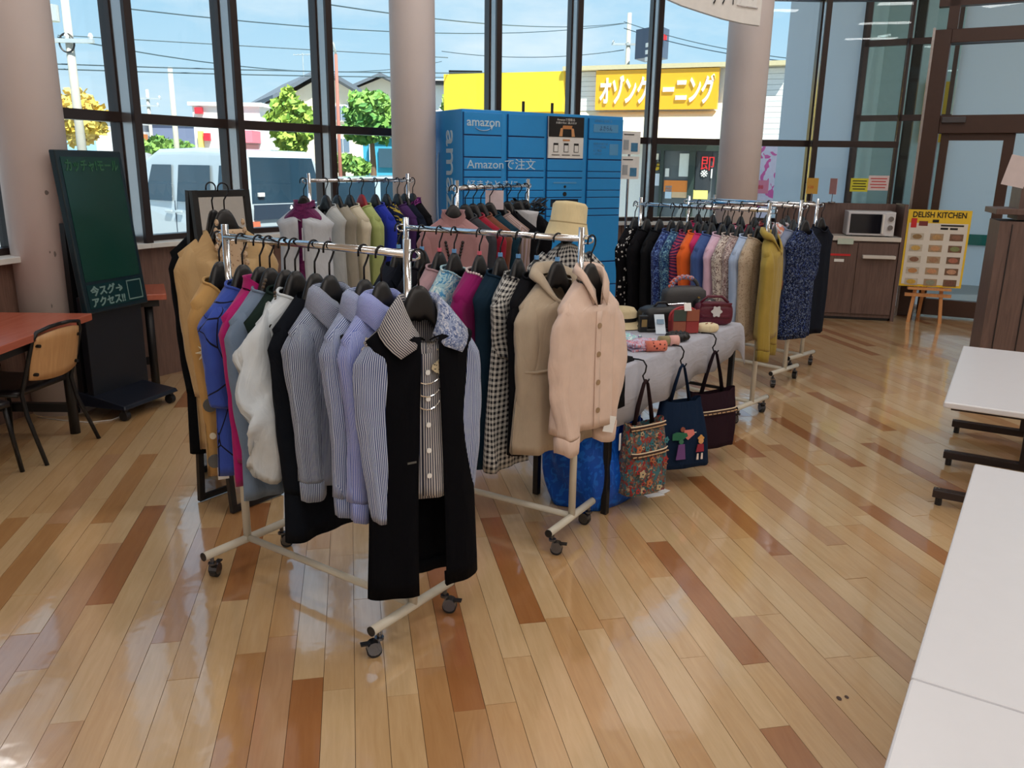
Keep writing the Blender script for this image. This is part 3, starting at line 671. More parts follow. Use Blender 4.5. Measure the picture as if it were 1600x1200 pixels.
# ---- pale wing of this building beyond the glass on the right
M_wing = pm('pale_blue_render', (220, 228, 236), .7, var=.03, scale=1); M_teal = pm('green_stripe', (0, 104, 92), .5)
G0 = at(1222, 250, 14.2)[:2]; G1 = at(1680, 250, 12.2)[:2]; GD = (G1 - G0) / np.linalg.norm(G1 - G0); GN = np.array([GD[1], -GD[0]])
def gp(px, py): q = onplane(px, py, G0, GD); return float((q[:2] - G0) @ GD), float(q[2])
wing = thing('wing_wall', None, None, (G0[0], G0[1], GZ), math.atan2(GD[1], GD[0])); wing['kind'] = 'structure'
def gbox(nm, px0, px1, z0, z1, d0, d1, mat, ref=200):
    a, b_ = gp(px0, ref)[0], gp(px1, ref)[0]; return MB().box(((a + b_) / 2, -(d0 + d1) / 2, (z0 + z1) / 2), (b_ - a, d1 - d0, z1 - z0)).build(nm, mat, wing)
gbox('wall_panel', 1218, 1277, 0, 7, -.3, 0, M_wing); gbox('wall_panel', 1278.5, 1336, 0, 7, -.3, 0, M_wing)
gbox('wall_panel', 1485, 1640, .75, 7, -.3, 0, M_wing); gbox('wall_panel', 1641, 1760, .75, 7, -.3, 0, M_wing)
gbox('stripe', 1485, 1760, .62, .78, -.28, .02, M_teal); gbox('wall_base', 1485, 1760, 0, .62, -.3, -.02, M_wing)
gbox('corner_strip', 1332, 1338, 0, 7, 0, .05, M_bronze)
M_vest = pm('vestibule_wall', (226, 232, 226), .8)
gbox('vestibule_back', 1330, 1500, 0, 7, -2.4, -2.2, M_vest)
gbox('vestibule_side', 1330, 1340, 0, 7, -2.3, -.1, M_vest); gbox('vestibule_pillar', 1398, 1414, 0, 7, -1.4, -1.2, M_brown)
gbox('vestibule_shelf', 1350, 1470, 0, 1.0, -2.2, -1.6, pm('blue_boxes', (90, 120, 150), .6, var=.4, scale=3)); gbox('vestibule_sign', 1420, 1470, 2.2, 3.2, -2.18, -2.1, M_org)
for px in (1340, 1404, 1478): gbox('vestibule_mullion', px - 3.5, px + 3.5, 0, 7, -.02, .06, M_brown)
for z in (.9, 2.45, 3.55, 4.6): gbox('vestibule_transom', 1336, 1484, z, z + .09, -.02, .06, M_brown)
gbox('vestibule_pane', 1337, 1403, 0, 7, .0, .012, glass('reflecting_glass', (.84, .92, .92), .4)); gbox('vestibule_pane', 1404, 1484, 0, 7, .0, .012, _M['reflecting_glass'])

struct(MB().prism([(3.0, 9.75), (14, 9.0), (14, 15.5), (3.6, 15.5)], 5.3, 5.6).build('entrance_canopy', M_white))  # unseen slab added overhead to keep the wing wall in shade

# ================================================================== GARMENT RACKS
M_blue_mark = pm('blue_size_marker', (110, 170, 226), .4); M_pink_mark = pm('pink_size_marker', (232, 110, 130), .4)
M_hang = pm('black_hanger', (17, 17, 20), .38, var=.05); M_redh = pm('red_hanger', (150, 24, 40), .4)
M_dchrome = pm('dark_chrome', (96, 98, 104), .18, .9)
M_hook = pm('dark_hook_wire', (34, 34, 38), .25, .7)
M_rubber = pm('caster_rubber', (26, 26, 28), .6)

RACKS = {}
def rack(key, L, R, z, label, zs=.72):
    L = np.array(L, float); R = np.array(R, float); d = R - L; ln = float(np.linalg.norm(d)); d = d / ln
    RACKS[key] = (L, R, z, d, ln)
    o = thing('garment_rack', label, 'rack', (L[0], L[1], 0), math.atan2(d[1], d[0]), 'rolling garment racks')
    fz = .105; hf = .205
    MB().tube([(0, 0, z), (ln, 0, z)], .0125, 14).build('rail', M_chrome, o, smooth=True)
    MB().tube([(0, 0, fz + .004), (ln, 0, fz + .004)], .0135, 12).build('base_bar', M_ivory, o, smooth=True)
    for x in (0, ln):
        MB().tube([(x, 0, fz), (x, 0, zs)], .0155, 12).build('lower_post', M_ivory, o, smooth=True)
        u = MB().tube([(x, 0, zs - .03), (x, 0, z + .045)], .0128, 12).build('upper_post', M_chrome, o, smooth=True)
        MB().tube([(x, 0, zs - .02), (x, 0, zs + .015)], .018, 12).build('height_collar', M_black, o)
        ft = MB().tube([(x, -hf, fz), (x, hf, fz)], .0165, 12).build('foot', M_ivory, o, smooth=True)
        for s in (-1, 1): MB().tube([(x, s * hf, fz), (x, s * (hf + .003), fz)], .017, 12).build('end_cap', M_black, ft)
        s = -1 if x == 0 else 1
        pts = [(x, 0, z + .012), (x + s * .035, 0, z + .012), (x + s * .05, 0, z + .004), (x + s * .05, 0, z - .008), (x + s * .035, 0, z - .016), (x, 0, z - .016)]
        MB().tube(pts, .004, 8).build('end_hook', M_chrome, o, smooth=True)
        for y in (-hf + .035, hf - .035):
            a = random.uniform(0, 6.28); ca, sa = math.cos(a), math.sin(a); ox, oy = .018 * ca, .018 * sa
            c = MB().tube([(x, y, fz - .012), (x, y, .066)], .008, 8).tube([(x, y, .068), (x, y, .06)], .016, 10)
            c.tube([(x + ox - sa * .017, y + oy + ca * .017, .034), (x + ox + sa * .017, y + oy - ca * .017, .034)], .024, 12)
            c = c.build('caster', M_dchrome, o)
            MB().tube([(x + ox - sa * .013, y + oy + ca * .013, .0255), (x + ox + sa * .013, y + oy - ca * .013, .0255)], .0255, 16).build('wheel', M_rubber, c)
            MB().box((x + ox * 2.6, y + oy * 2.6, .05), (.03, .02, .006), a).build('brake_lever', M_black, c)
    return o
rack('R1', (-1.056, 3.028), (-.328, 2.528), 1.305, 'rolling rack nearest the camera, striped shirts at its end')
rack('R2', (-.488, 3.745), (.267, 3.287), 1.295, 'rolling rack with beige coats, left of the cloth-covered table')
rack('R3', (-1.34, 5.48), (-.78, 6.14), 1.46, 'rolling rack by the van window with a grey vest in front')
rack('R4', (-.34, 4.93), (.09, 5.86), 1.44, 'rolling rack right in front of the blue locker')
rack('R5', (.87, 5.78), (1.56, 5.125), 1.33, 'rolling rack behind the table with a mustard top at its end')
rack('R6', (1.40, 6.74), (2.07, 6.06), 1.318, 'middle rolling rack of the three at the right')
rack('R7', (1.73, 7.26), (2.37, 6.57), 1.312, 'rolling rack nearest the microwave cabinet')

# ------------------------------------------------------------------ garments
def sp(c, e): return math.copysign(abs(c) ** e, c)
def hanger(loc, rz, short, mat=M_hang, mark=None, W=.19, slope=.70, group='black plastic clothes hangers', colour='black'):
    h = thing('clothes_hanger', '%s plastic hanger holding the %s' % (colour, short), 'hanger', loc, rz, group)
    pts = [(-.0235, 0, -.012), (-.0235, 0, .0)] + [(.0235 * math.cos(a) * 1.0, 0, .0235 * math.sin(a)) for a in np.linspace(PI, 0, 9)][1:] + [(.0225, 0, -.014), (.012, 0, -.032), (.001, 0, -.048), (0, 0, -.066), (0, 0, -.1)]
    MB().tube(pts, .0034, 8).build('hook', M_hook, h, smooth=True)
    rings = []
    for x in np.linspace(-1, 1, 37):
        ax = abs(x) * W
        top = -.084 - .066 * (ax / .052) ** 2.3 if ax < .052 else -.150 - .028 * min(1, (ax - .052) / .018) - slope * (ax - .052)
        hgt = .12 - .09 * min(1, ax / .12); th = .013 + .012 * min(1, ax / W)
        k = 1 if abs(x) < .999 else .5
        rings.append([(x * W, th * k * math.cos(a), top - hgt / 2 + hgt / 2 * k * math.sin(a)) for a in np.linspace(0, 2 * PI, 11)[:-1]])
    MB().loft(rings, True, True, True).build('shoulder_form', mat, h, smooth=True)
    if mark: MB().tube([(0, 0, -.072), (0, 0, -.088)], .010, 10).build('size_marker', mark, h)
    return h

def garment(name, cat, label, short, loc, rz, mat, W=.182, L=.66, T=.042, Th=None, Wh=None, sl=.52, sr=.068, cuff=.05, collar='shirt', vn=.05, fold=.009,
            gap=0, buttons=0, bmat=None, cmat=None, smat=None, slope=.70, crum=.05, out=.03, group=None, mark=None, hmat=M_hang, tagc=None, hem=0, tail=0, seed=None, hang=True, hcol='black', cuffmat=None, sleeve_y=-.01, gapw=0, placket=False, nw=.07, puff=0.):
    rt = random.Random(seed if seed is not None else hash(short) % 1000 if False else sum(map(ord, short)))
    if hang: hanger(loc, rz, short, hmat, mark, W - .032, slope, colour=hcol)
    G = thing(name, label, cat, loc, rz, group)
    z0 = -.150; zh = z0 - L; Th = T * 1.1 if Th is None else Th; Wh = W * .95 if Wh is None else Wh; e = .8; ey = 1.15
    ph = [rt.uniform(0, 6.28) for _ in range(6)]; k1 = rt.uniform(26, 36); k2 = rt.uniform(50, 70)
    def fold_y(x, z, t, front): return fold * (.25 + .75 * t) * (1.9 * (abs(math.sin(.5 * k1 * x + ph[0] + (0 if front else 1.7) + .6 * math.sin(4 * z + ph[4]))) - .55) + .6 * math.sin(k2 * x + ph[1] + 3 * z))
    def dims(t): return W * .84 + W * .16 * math.exp(-t * 12) + (Wh - W * .84) * t ** .8, T + (Th - T) * t
    def front_y(x, z):
        t = min(1, max(0, (z0 - .06 - z) / (L - .06))); hx, hy = dims(t); c = min(.999, (abs(x) / hx) ** (1 / e)); return -hy * math.sqrt(1 - c * c) ** ey + fold_y(x, z, t, True)
    N = 52; rows = []
    def ring(kind, s):
        r = []
        if gap:
            tt = 0 if kind == 'neck' else (s * .12 if kind == 'sh' else .12 + .88 * s)
            g = gap * (1 + .35 * math.sin(3 * tt + ph[2])) * (1 if not gapw else 1 + gapw * tt)
            angs = [-PI / 2 + g + (2 * PI - 2 * g) * k / (N - 1) for k in range(N)]
        else: angs = [-PI / 2 + 2 * PI * k / N for k in range(N)]
        for a in angs:
            c, q = math.cos(a), math.sin(a); fr = max(0, -q)
            if kind in ('neck', 'sh'):
                hx = nw + (W - nw) * s; hy = .046 + (T - .046) * s; x = hx * sp(c, e + (1 - e) * (1 - s)); y = hy * sp(q, .8 + (ey - .8) * s)
                z = z0 - slope * max(0, abs(x) - .05) - .03 * s * abs(q) - vn * fr ** 2 * (1 - .45 * s)
            else:
                hx, hy = dims(s); x = hx * sp(c, e); y = hy * sp(q, ey)
                xr = W * sp(c, e); zr = z0 - slope * max(0, abs(xr) - .05) - .03 * abs(q) - vn * fr ** 2 * .55
                ze = zh + tail * (abs(x) / hx) ** 2 + hem * math.sin(9 * x + ph[3])
                z = zr + (ze - zr) * s; y += fold_y(x, z, s, q < 0) * min(1, s * 4)
            r.append((x, y, z))
        return r
    rows.append(ring('neck', 0)); rows += [ring('sh', k / 4) for k in (1, 2, 3, 4)]; rows += [ring('b', k / 15) for k in range(1, 16)]
    # hem turned inwards so that the edge has depth
    rows.append([(x * .97, y * .9, z + .004) for x, y, z in rows[-1]]); rows.append([(x * .95, y * .86, z + .05) for x, y, z in rows[-2]])
    MB().loft(rows, closed=not gap).build('body', mat, G, smooth=True, solid=.0035 if gap else 0)
    zs = z0 - slope * (W - .05)
    if sl > 0:
        for sd in (-1, 1):
            rn = []; n = 26; mlt = 24; p1, p2 = rt.uniform(0, 6), rt.uniform(0, 6); sw = rt.uniform(-.012, .012)
            for k in range(n + 1):
                t = k / n; rx = sr + (cuff - sr) * t + puff * math.sin(PI * min(1, t * 1.05)) ** 1.5; ry = (sr * .56) + (cuff * .66 - sr * .56) * t
                if k == 0: rx *= .3; ry *= .4
                if k == 1: rx *= .66; ry *= .75
                if k == 2: rx *= .86; ry *= .92
                xo = sd * (W - .050 + (out - .034) * math.sin(min(1, t * 2.4) * PI / 2) - .02 * max(0, t - .3)) + sw * math.sin(t * 3)
                yo = sleeve_y * min(1, 2 * t) + .012 * crum / .05 * math.sin(t * 7 + p1) * t * .6
                zc = zs + .022 - sl * t - (.0 if k else 0)
                rn.append([(xo + rx * math.cos(a) * (1 + .09 * math.sin(3 * a + 2.2 * t + p1) + .05 * math.sin(7 * a - 3 * t + p2) + crum * (.5 + math.exp(-((t - .5) / .22) ** 2)) * (abs(math.sin(13 * t + p2 + 1.6 * a)) - .6)), yo + ry * math.sin(a) * (1 + .12 * math.sin(4 * a - 2 * t + p2) + crum * math.sin(3 * a - 11 * t + p2)),
                            zc - (.6 * (rx * math.cos(a) * sd) * (1 - min(1, t * 4))) + crum * .12 * math.sin(a * 2 + 8 * t)) for a in np.linspace(0, 2 * PI, mlt + 1)[:-1]])
            rn.append([((x - rn[-1][0][0]) * .8 + rn[-1][0][0] - sd * 0, y * .8, z + .03) for x, y, z in rn[-1]])
            so_ = MB().loft(rn, True, True, False).build('sleeve', smat or mat, G, smooth=True)
            if cuffmat or collar == 'shirt':
                cx = np.mean([p[0] for p in rn[n]]); cy = np.mean([p[1] for p in rn[n]])
                rc = [[(cx + (p[0] - cx) * f, cy + (p[1] - cy) * f, p[2] + dz) for p in rn[n]] for f, dz in ((1.0, .006), (1.06, .004), (1.03, -.03), (1.0, -.062), (.92, -.062), (.9, -.01))]
                MB().loft(rc, True).build('cuff', cuffmat or smat or mat, so_, smooth=True)
    cm = cmat or mat
    if collar == 'shirt':
        for sd in (-1, 1):
            rr = []
            for k in range(9):
                a = PI / 2 - sd * 0 + (k / 8) * (PI * .93); f = k / 8
                x = sd * math.sin(f * PI * .93) ; y = math.cos(f * PI * .93)
                xi, yi = x * .062, y * .047; vz = -vn * max(0, -y) ** 2 * .8
                o_ = .030 + .018 * f; dn = .028 + .055 * f ** 2
                rr.append([(xi, yi, z0 - .004 + vz), (xi * 1.02, yi * 1.02, z0 + .032 + vz * .8), (x * (.062 + o_ * .5), y * (.047 + o_ * .45) - .006 * f, z0 + .026 - dn * .25 + vz * .8), (x * (.062 + o_) + sd * .02 * f ** 2, y * (.047 + o_ * .8) - .018 * f, z0 - dn + vz * .9)])
            MB().loft(rr, closed=False).build('collar_leaf', cm, G, smooth=True, solid=.003)
    elif collar in ('crew', 'pearl'):
        pts = []
        for k in range(29):
            a = 2 * PI * k / 28; c, q = math.cos(a), math.sin(a)
            pts.append((nw * c, .046 * sp(q, e), z0 + .003 - slope * max(0, abs(nw * c) - .05) - vn * max(0, -q) ** 2))
        if collar == 'crew': MB().tube(pts, .0055, 8, caps=False).build('neck_rib', cm, G, smooth=True)
        else:
            m = MB()
            for p in pts[:-1]: m.ell(p, (.0065, .0065, .0065), 6, 4)
            m.build('pearl_trim', cm, G, smooth=True)['kind'] = 'stuff'
    elif collar == 'mock':
        rr = []
        for f, dz in ((1.05, -.005), (.98, .012), (.95, .026), (1.0, .034), (.9, .03), (.86, .0)):
            rr.append([(nw * f * math.cos(a) * 1., .046 * f * sp(math.sin(a), e), z0 + dz - vn * max(0, -math.sin(a)) ** 2 * (.95 if dz < .02 else .8)) for a in np.linspace(0, 2 * PI, 33)[:-1]])
        MB().loft(rr, True).build('neck_collar', cm, G, smooth=True)
    elif collar == 'hood':
        rr = []
        for f, dz, dy in ((1.0, -.005, 0), (1.35, .0, .005), (1.6, .03, .012), (1.45, .055, .015), (1.1, .05, .008), (.95, .01, 0)):
            rr.append([(nw * f * math.cos(a), .046 * f * sp(math.sin(a), .9) + dy, z0 + dz * (.75 + .25 * math.sin(a)) - slope * .5 * max(0, abs(nw * f * math.cos(a)) - .05) - vn * max(0, -math.sin(a)) ** 2 * 1.1) for a in np.linspace(0, 2 * PI, 33)[:-1]])
        MB().loft(rr, True).build('hood', cm, G, smooth=True)
    elif collar == 'lapel':
        for sd in (-1, 1):
            MB().extrude([(sd * .055, front_y(.055, z0 - .03) - .004, z0 + .01), (sd * .105, front_y(.1, z0 - .08) - .004, z0 - .07), (sd * .085, front_y(.08, z0 - .1) - .006, z0 - .10), (sd * .022, front_y(.02, z0 - .22) - .006, z0 - .25), (sd * .03, front_y(.03, z0 - .1) - .002, z0 - .12)], (0, -.003, 0)).build('lapel', cm, G)
    if placket and not gap:
        rr = []
        za = z0 - vn * .98 - .004
        for k in range(15):
            z = za + (zh + .01 - za) * k / 14; rr.append([(x, front_y(x, z) - .003, z) for x in (-.018, -.006, .006, .018)])
        MB().loft(rr, closed=False).build('placket', mat, G, smooth=True, solid=.003)
    for k in range(buttons):
        z = z0 - vn - .06 - (L - vn - .14) * k / max(1, buttons - 1); y = front_y(0, z) - .006
        b = MB().tube([(0, y, z), (0, y - .004, z)], .0085 if not bmat or bmat is M_paper else .0115, 10).build('button', bmat or M_paper, G)
    if tagc:
        x, z, w_, h_ = tagc; yy = min(front_y(x, z) - .02, -.05)
        MB().box((x, yy, z), (w_, .0015, h_), ry=rt.uniform(-.2, .2)).build('price_tag', M_paper, G)
    G['_front'] = 0; del G['_front']
    return G, front_y, z0, zh
def on_rack(key, s, twist=0.):
    """hook point on the rail and the rotation that turns the garment's front to the near end of the rail"""
    L, R, z, d, ln = RACKS[key]; p = L + (R - L) * s
    end = s < 0 or s > 1
    if end: p = (L - d * .045) if s < 0 else (R + d * .045)
    f = d if key in ('R1', 'R2', 'R5', 'R6', 'R7') else -d
    return (p[0], p[1], z + (.0175 if end else .0165) - .0235 + .0000), math.atan2(f[0], -f[1]) + math.radians(twist)
F = fabric
BLK = F('black_cloth', (22, 22, 26)); NVY = F('navy_cloth', (26, 32, 48)); INK = F('ink_cloth', (30, 34, 44))
PALE = M_paper
# ---- mirror coats are added with the mirror; rack 1 from the far end to the near end
def put(key, s, tw, name, cat, label, short, mat, **k):
    loc, rz = on_rack(key, s, tw); k.setdefault('group', {'R1': 'clothes on the nearest rack', 'R2': 'clothes on the rack beside the table', 'R3': 'clothes on the rack by the van window', 'R4': 'clothes on the rack before the locker', 'R5': 'clothes on the rack behind the table', 'R6': 'clothes on the middle right rack', 'R7': 'clothes on the rack near the microwave'}[key])
    return garment(name, cat, label, short, loc, rz, mat, **k)
def decal(G, fy, x, z, poly, mat, name='applique', th=.003):
    return MB().extrude([(x + a, min(fy(x + a, z + b_), fy(x, z)) - .004, z + b_) for a, b_ in poly], (0, -th, 0)).build(name, mat, G)
def disc(r, n=12, k=0, amp=0): return [(r * (1 + amp * math.cos(k * a)) * math.cos(a), r * (1 + amp * math.cos(k * a)) * math.sin(a)) for a in np.linspace(0, 2 * PI, n + 1)[:-1]]
M_cream = pm('cream_applique', (232, 222, 190), .7); M_blkap = pm('black_applique', (18, 18, 20), .7); M_grey_ap = pm('grey_applique', (92, 92, 88), .7)

G, fy, z0, zh = put('R1', -.05, 8, 'cardigan', 'cardigan', 'mustard tan cardigan with snowflake and round motifs, far end of nearest rack', 'mustard tan cardigan', F('mustard_knit', (190, 150, 92)), L=.74, sl=.60, W=.15, T=.05, sr=.062, cuff=.045, collar='crew', vn=.08)
sleeve = [c for c in G.children if c.name.startswith('sleeve')][0]
for zz_, r_, m_, n_, k_ in ((-.40, .024, M_cream, 24, 8), (-.60, .026, M_grey_ap, 16, 0), (-.72, .012, M_cream, 12, 0), (-.82, .026, M_grey_ap, 16, 0)):
    cx_, cy_ = -.112 - .048 * .6, -.012 - .040 * .8
    pts = [(cx_ + a * .8, cy_ - a * .6, zz_ + b_) for a, b_ in disc(r_, n_, k_, .5 if k_ else 0)]
    MB().extrude(pts, (-.005, -.0065, 0)).build('motif', m_, G)
MB().box((-.115, -.055, -.85), (.04, .002, .10), rz=-.6).build('price_tag', M_paper, G)
put('R1', .10, 4, 'shirt', 'shirt', 'cobalt blue shirt with black line drawing print', 'cobalt blue printed shirt', F('cobalt_lines', (58, 84, 176), 'lines', ((16, 18, 34),), .13), L=.70, sl=.36, sr=.08, cuff=.07, W=0.186, collar='crew', T=.04)
put('R1', .21, 2, 'sweater', 'sweater', 'magenta knit sweater on the nearest rack', 'magenta sweater', F('magenta_knit', (176, 30, 112)), L=.72, sl=.56, collar='mock', T=.036)
put('R1', .27, 2, 'jacket', 'jacket', 'grey-blue jacket with round neck beside the magenta sweater', 'grey-blue jacket', F('greyblue_cloth', (116, 136, 162)), L=.76, sl=.56, collar='crew', T=.038, W=0.191)
put('R1', .42, 0, 'blouse', 'blouse', 'white blouse with gathered crumpled puff sleeves', 'white puff-sleeve blouse', F('white_poplin', (214, 224, 232), sheen=.05), L=.54, sl=.56, sr=.06, cuff=.07, puff=.055, crum=.30, collar='crew', T=.034, out=.07, W=.18, slope=.72)
G, fy, z0, zh = put('R1', .36, 0, 'vest', 'vest', 'dark green sleeveless top with a beaded necklace', 'dark green top', F('forest_cloth', (32, 46, 42)), L=.62, sl=0, collar='crew', W=0.186, T=.036)
m = MB()
for k in range(26):
    a = -PI / 2 + (k - 12.5) / 25 * 4.4; m.ell((.085 * math.cos(a), min(-.03, fy(.085 * math.cos(a), z0 - .07)) - .012 if math.sin(a) < .2 else .02, z0 - .01 + .07 * math.sin(a)), (.006, .006, .006), 6, 4)
m.build('bead_necklace', pm('brown_beads', (84, 70, 56), .3), G)['kind'] = 'stuff'
put('R1', .53, 0, 'jacket', 'jacket', 'long black tailored jacket left of the striped shirts', 'long black jacket', F('black_wool', (20, 24, 32)), L=.86, sl=.60, collar='lapel', W=0.191, T=.044, sr=.072, cuff=.058)
ST = lambda n, a, b_, p=.0075: F(n, a, 'stripe', (b_,), p)
put('R1', .61, 2, 'shirt', 'shirt', 'grey-and-navy pinstriped shirt, leftmost of the striped shirts', 'grey pinstriped shirt', ST('stripe_grey', (186, 198, 216), (54, 66, 104), .0066), L=.66, sl=.55, sr=.075, cuff=.05, T=.042, W=0.191, vn=.09, placket=True, buttons=6, tail=.05)
G, fy, z0, zh = put('R1', .79, 2, 'shirt', 'shirt', 'blue-and-white striped shirt with a black flower applique', 'striped shirt with black flower', ST('stripe_blue', (196, 208, 232), (64, 86, 142), .0066), L=.68, sl=.57, sr=.072, cuff=.05, T=.042, W=0.186, vn=.08, placket=True, buttons=6, tail=.05)
decal(G, fy, -.115, z0 - .12, disc(.034, 30, 5, .35), M_blkap)
G, fy, z0, zh = put('R1', .875, 2, 'shirt', 'shirt', 'periwinkle striped shirt with a cream flower applique', 'periwinkle striped shirt', ST('stripe_peri', (190, 200, 240), (84, 104, 190), .006), L=.68, sl=.57, sr=.07, cuff=.05, T=.042, W=0.186, vn=.08, placket=True, buttons=6, tail=.05)
decal(G, fy, -.10, z0 - .13, disc(.032, 30, 6, .3), M_cream); decal(G, fy, -.08, z0 - .2, disc(.012, 16, 4, .3), M_cream, 'pendant_trim')
# outermost: striped blouse under an open black long vest
G, fy, z0, zh = put('R1', 1.04, -22, 'blouse', 'blouse', 'striped blouse with wide pointed collar under the long black vest', 'striped wide-collar blouse', ST('stripe_ecru', (198, 194, 192), (58, 62, 82), .008), L=.62, sl=.60, sr=.072, cuff=.048, T=.046, W=0.186, vn=.14, placket=True, buttons=5, collar='none', out=.05, smat=ST('stripe_sleeve', (194, 206, 230), (62, 80, 130), .007))  # warm light on the body put into its stripe colour, sleeves kept bluer
M_bigc = _M['stripe_ecru']
for sd in (-1, 1):
    rr = []
    for k in range(10):
        f = k / 9; x = sd * math.sin(f * 2.75); y = math.cos(f * 2.75); vz = -.13 * max(0, -y) ** 1.5
        rr.append([(x * .06, y * .047, z0 + .0 + vz), (x * .064, y * .05, z0 + .035 + vz), (x * .10 + sd * .01 * f, y * .06 - .02 * f, z0 + .005 + vz * .8 - .03 * f), (x * .13 + sd * .055 * f ** 2, y * .055 - .035 * f, z0 - .05 - .05 * f ** 2 + vz * .35)])
    MB().loft(rr, closed=False).build('collar_leaf', M_bigc if sd < 0 else fabric('lace_blue', (150, 164, 196), 'blotch', ((206, 210, 222), (90, 106, 150)), .012), G, smooth=True, solid=.003)
for k in range(3):
    a0 = [(.055 * math.cos(t), fy(.055 * math.cos(t), z0 - .2) - .012, z0 - .19 - .03 * k + (.045 + .012 * k) * math.sin(t)) for t in np.linspace(PI * 1.05, PI * 1.95, 12)]
    MB().tube(a0, .0022, 6).build('necklace_chain', M_chrome, G)
MB().loft([[(.03 + .02 * math.sin(k), fy(.03, z0 - .14 - .012 * k) - .014, z0 - .13 - .012 * k), (.06 + .015 * math.sin(k * 1.3), fy(.06, z0 - .14) - .014, z0 - .12 - .011 * k)] for k in range(10)], closed=False).build('lace_trim', fabric('lace_cream', (206, 192, 160), 'dots', ((70, 66, 60),), .012), G, solid=.003)
loc, rz = on_rack('R1', 1.04, -22)
loc = (loc[0] + .004, loc[1] - .003, loc[2])
G, fy, z0, zh = garment('long_vest', 'vest', 'long open black sleeveless vest at the front end of the nearest rack', 'long black vest', loc, rz, F('black_crepe', (11, 12, 17)), W=0.181, L=.94, T=.062, Th=.068, Wh=.205, sl=0, collar='none', vn=.1, gap=.11, gapw=.4, fold=.006, hang=False, group='clothes on the nearest rack', nw=.085)
MB().box((-.08, fy(-.08, -.62) - .028, -.62), (.03, .002, .006)).build('pocket_slit', M_grey_ap, G)

# ---- rack 2
put('R2', -.05, 0, 'jacket', 'jacket', 'charcoal jacket at the far end of the rack with beige coats', 'charcoal jacket', INK, L=.62, sl=.55, collar='lapel', mark=M_blue_mark)
put('R2', .10, 0, 'cardigan', 'cardigan', 'black cardigan between the charcoal jacket and dusty pink top', 'black cardigan', F('black_jersey', (24, 24, 30)), L=.6, sl=.54, collar='crew', mark=M_blue_mark)
put('R2', .21, 0, 'blouse', 'blouse', 'dusty pink blouse on a pink-marked hanger', 'dusty pink blouse', F('dusty_pink', (172, 140, 146)), L=.6, sl=.5, collar='crew', mark=M_pink_mark, W=.185)
put('R2', .30, 0, 'blouse', 'blouse', 'pale aqua blouse with blue floral shoulders', 'aqua floral blouse', F('aqua_floral', (160, 198, 210), 'blotch', ((70, 140, 186), (206, 222, 222)), .03), L=.6, sl=.3, sr=.075, cuff=.07, collar='crew', mark=M_blue_mark)
put('R2', .45, 0, 'sweater', 'sweater', 'deep magenta sweater with a pearl-trimmed neckline', 'deep magenta sweater', F('fuchsia_knit', (142, 18, 98)), L=.66, sl=.56, collar='pearl', cmat=pm('pearl', (226, 206, 206), .25), mark=M_pink_mark, W=0.191, T=.05, nw=.066, vn=.045)
put('R2', .57, 0, 'dress', 'dress', 'dark teal sleeveless tunic beside the gingham dress', 'dark teal tunic', F('teal_navy', (26, 46, 62)), L=.84, sl=0, collar='crew', mark=M_blue_mark, W=0.195, T=.05)
put('R2', .67, 0, 'dress', 'dress', 'black-and-white gingham dress on the rack beside the table', 'gingham dress', F('gingham', (206, 204, 198), 'check', ((16, 18, 28),), .024), L=.82, sl=.26, sr=.06, cuff=.055, collar='crew', mark=M_blue_mark, W=0.186, T=.05, Wh=.235, fold=.013)
put('R2', .77, 0, 'coat', 'coat', 'black collarless coat behind the beige hooded coat', 'black collarless coat', BLK, L=.74, sl=.58, collar='crew', mark=M_blue_mark, W=0.195, T=.05)
G, fy, z0, zh = put('R2', .88, -18, 'coat', 'coat', 'beige hooded long coat with a drawstring waist', 'beige hooded coat', F('beige_cotton', (190, 174, 152)), L=.72, sl=.58, sr=.08, cuff=.05, collar='hood', mark=M_blue_mark, W=.2, T=.055, Th=.075, Wh=.23, vn=.11, fold=.012, crum=.07, nw=.078, out=.045)
rr = []
for k in range(9): x = -.2 + .4 * k / 8; rr.append((x, fy(x * .98, z0 - .38) - .006, z0 - .37))
MB().tube(rr, .006, 6).build('waist_drawstring', _M['beige_cotton'], G)
for k in (-1, 1): MB().tube([(0, fy(0, z0 - .14) - .012, z0 - .125), (k * .035, fy(.035, z0 - .14) - .016, z0 - .10), (k * .045, fy(.045, z0 - .14) - .014, z0 - .13), (k * .008, fy(0, z0 - .14) - .014, z0 - .135), (k * .02, fy(0, z0 - .2) - .012, z0 - .2)], .004, 6).build('neck_tie', _M['beige_cotton'], G)
M_shell = pm('shell_button', (176, 150, 120), .2, .3)
G, fy, z0, zh = put('R2', 1.04, -14, 'shirt_jacket', 'jacket', 'pink-beige button-up shirt jacket at the near end of its rack', 'pink-beige shirt jacket', F('pinkbeige_cotton', (230, 204, 188)), L=.61, sl=.55, sr=.066, cuff=.06, puff=.02, slope=.8, collar='none', W=.182, T=.055, Th=.06, Wh=.20, vn=.12, fold=.010, crum=.09, buttons=4, bmat=M_shell, placket=True, cuffmat=F('pinkbeige_cotton', (230, 204, 188)), nw=.062, out=.045)
for sd in (-1, 1):   # tall notched collar standing open
    rr = []
    for k in range(9):
        f = k / 8; x = sd * math.sin(f * 2.8); y = math.cos(f * 2.8); vz = -.12 * max(0, -y) ** 2
        rr.append([(x * .058, y * .046, z0 + vz), (x * .06, y * .048, z0 + .045 + vz * .75), (x * .066, y * .054, z0 + .062 + vz * .6 - .06 * f ** 3), (x * .085, y * .064 - .008 * f, z0 + .03 + vz * .75 - .05 * f ** 3)])
    MB().loft(rr, closed=False).build('collar_leaf', _M['pinkbeige_cotton'], G, smooth=True, solid=.003)
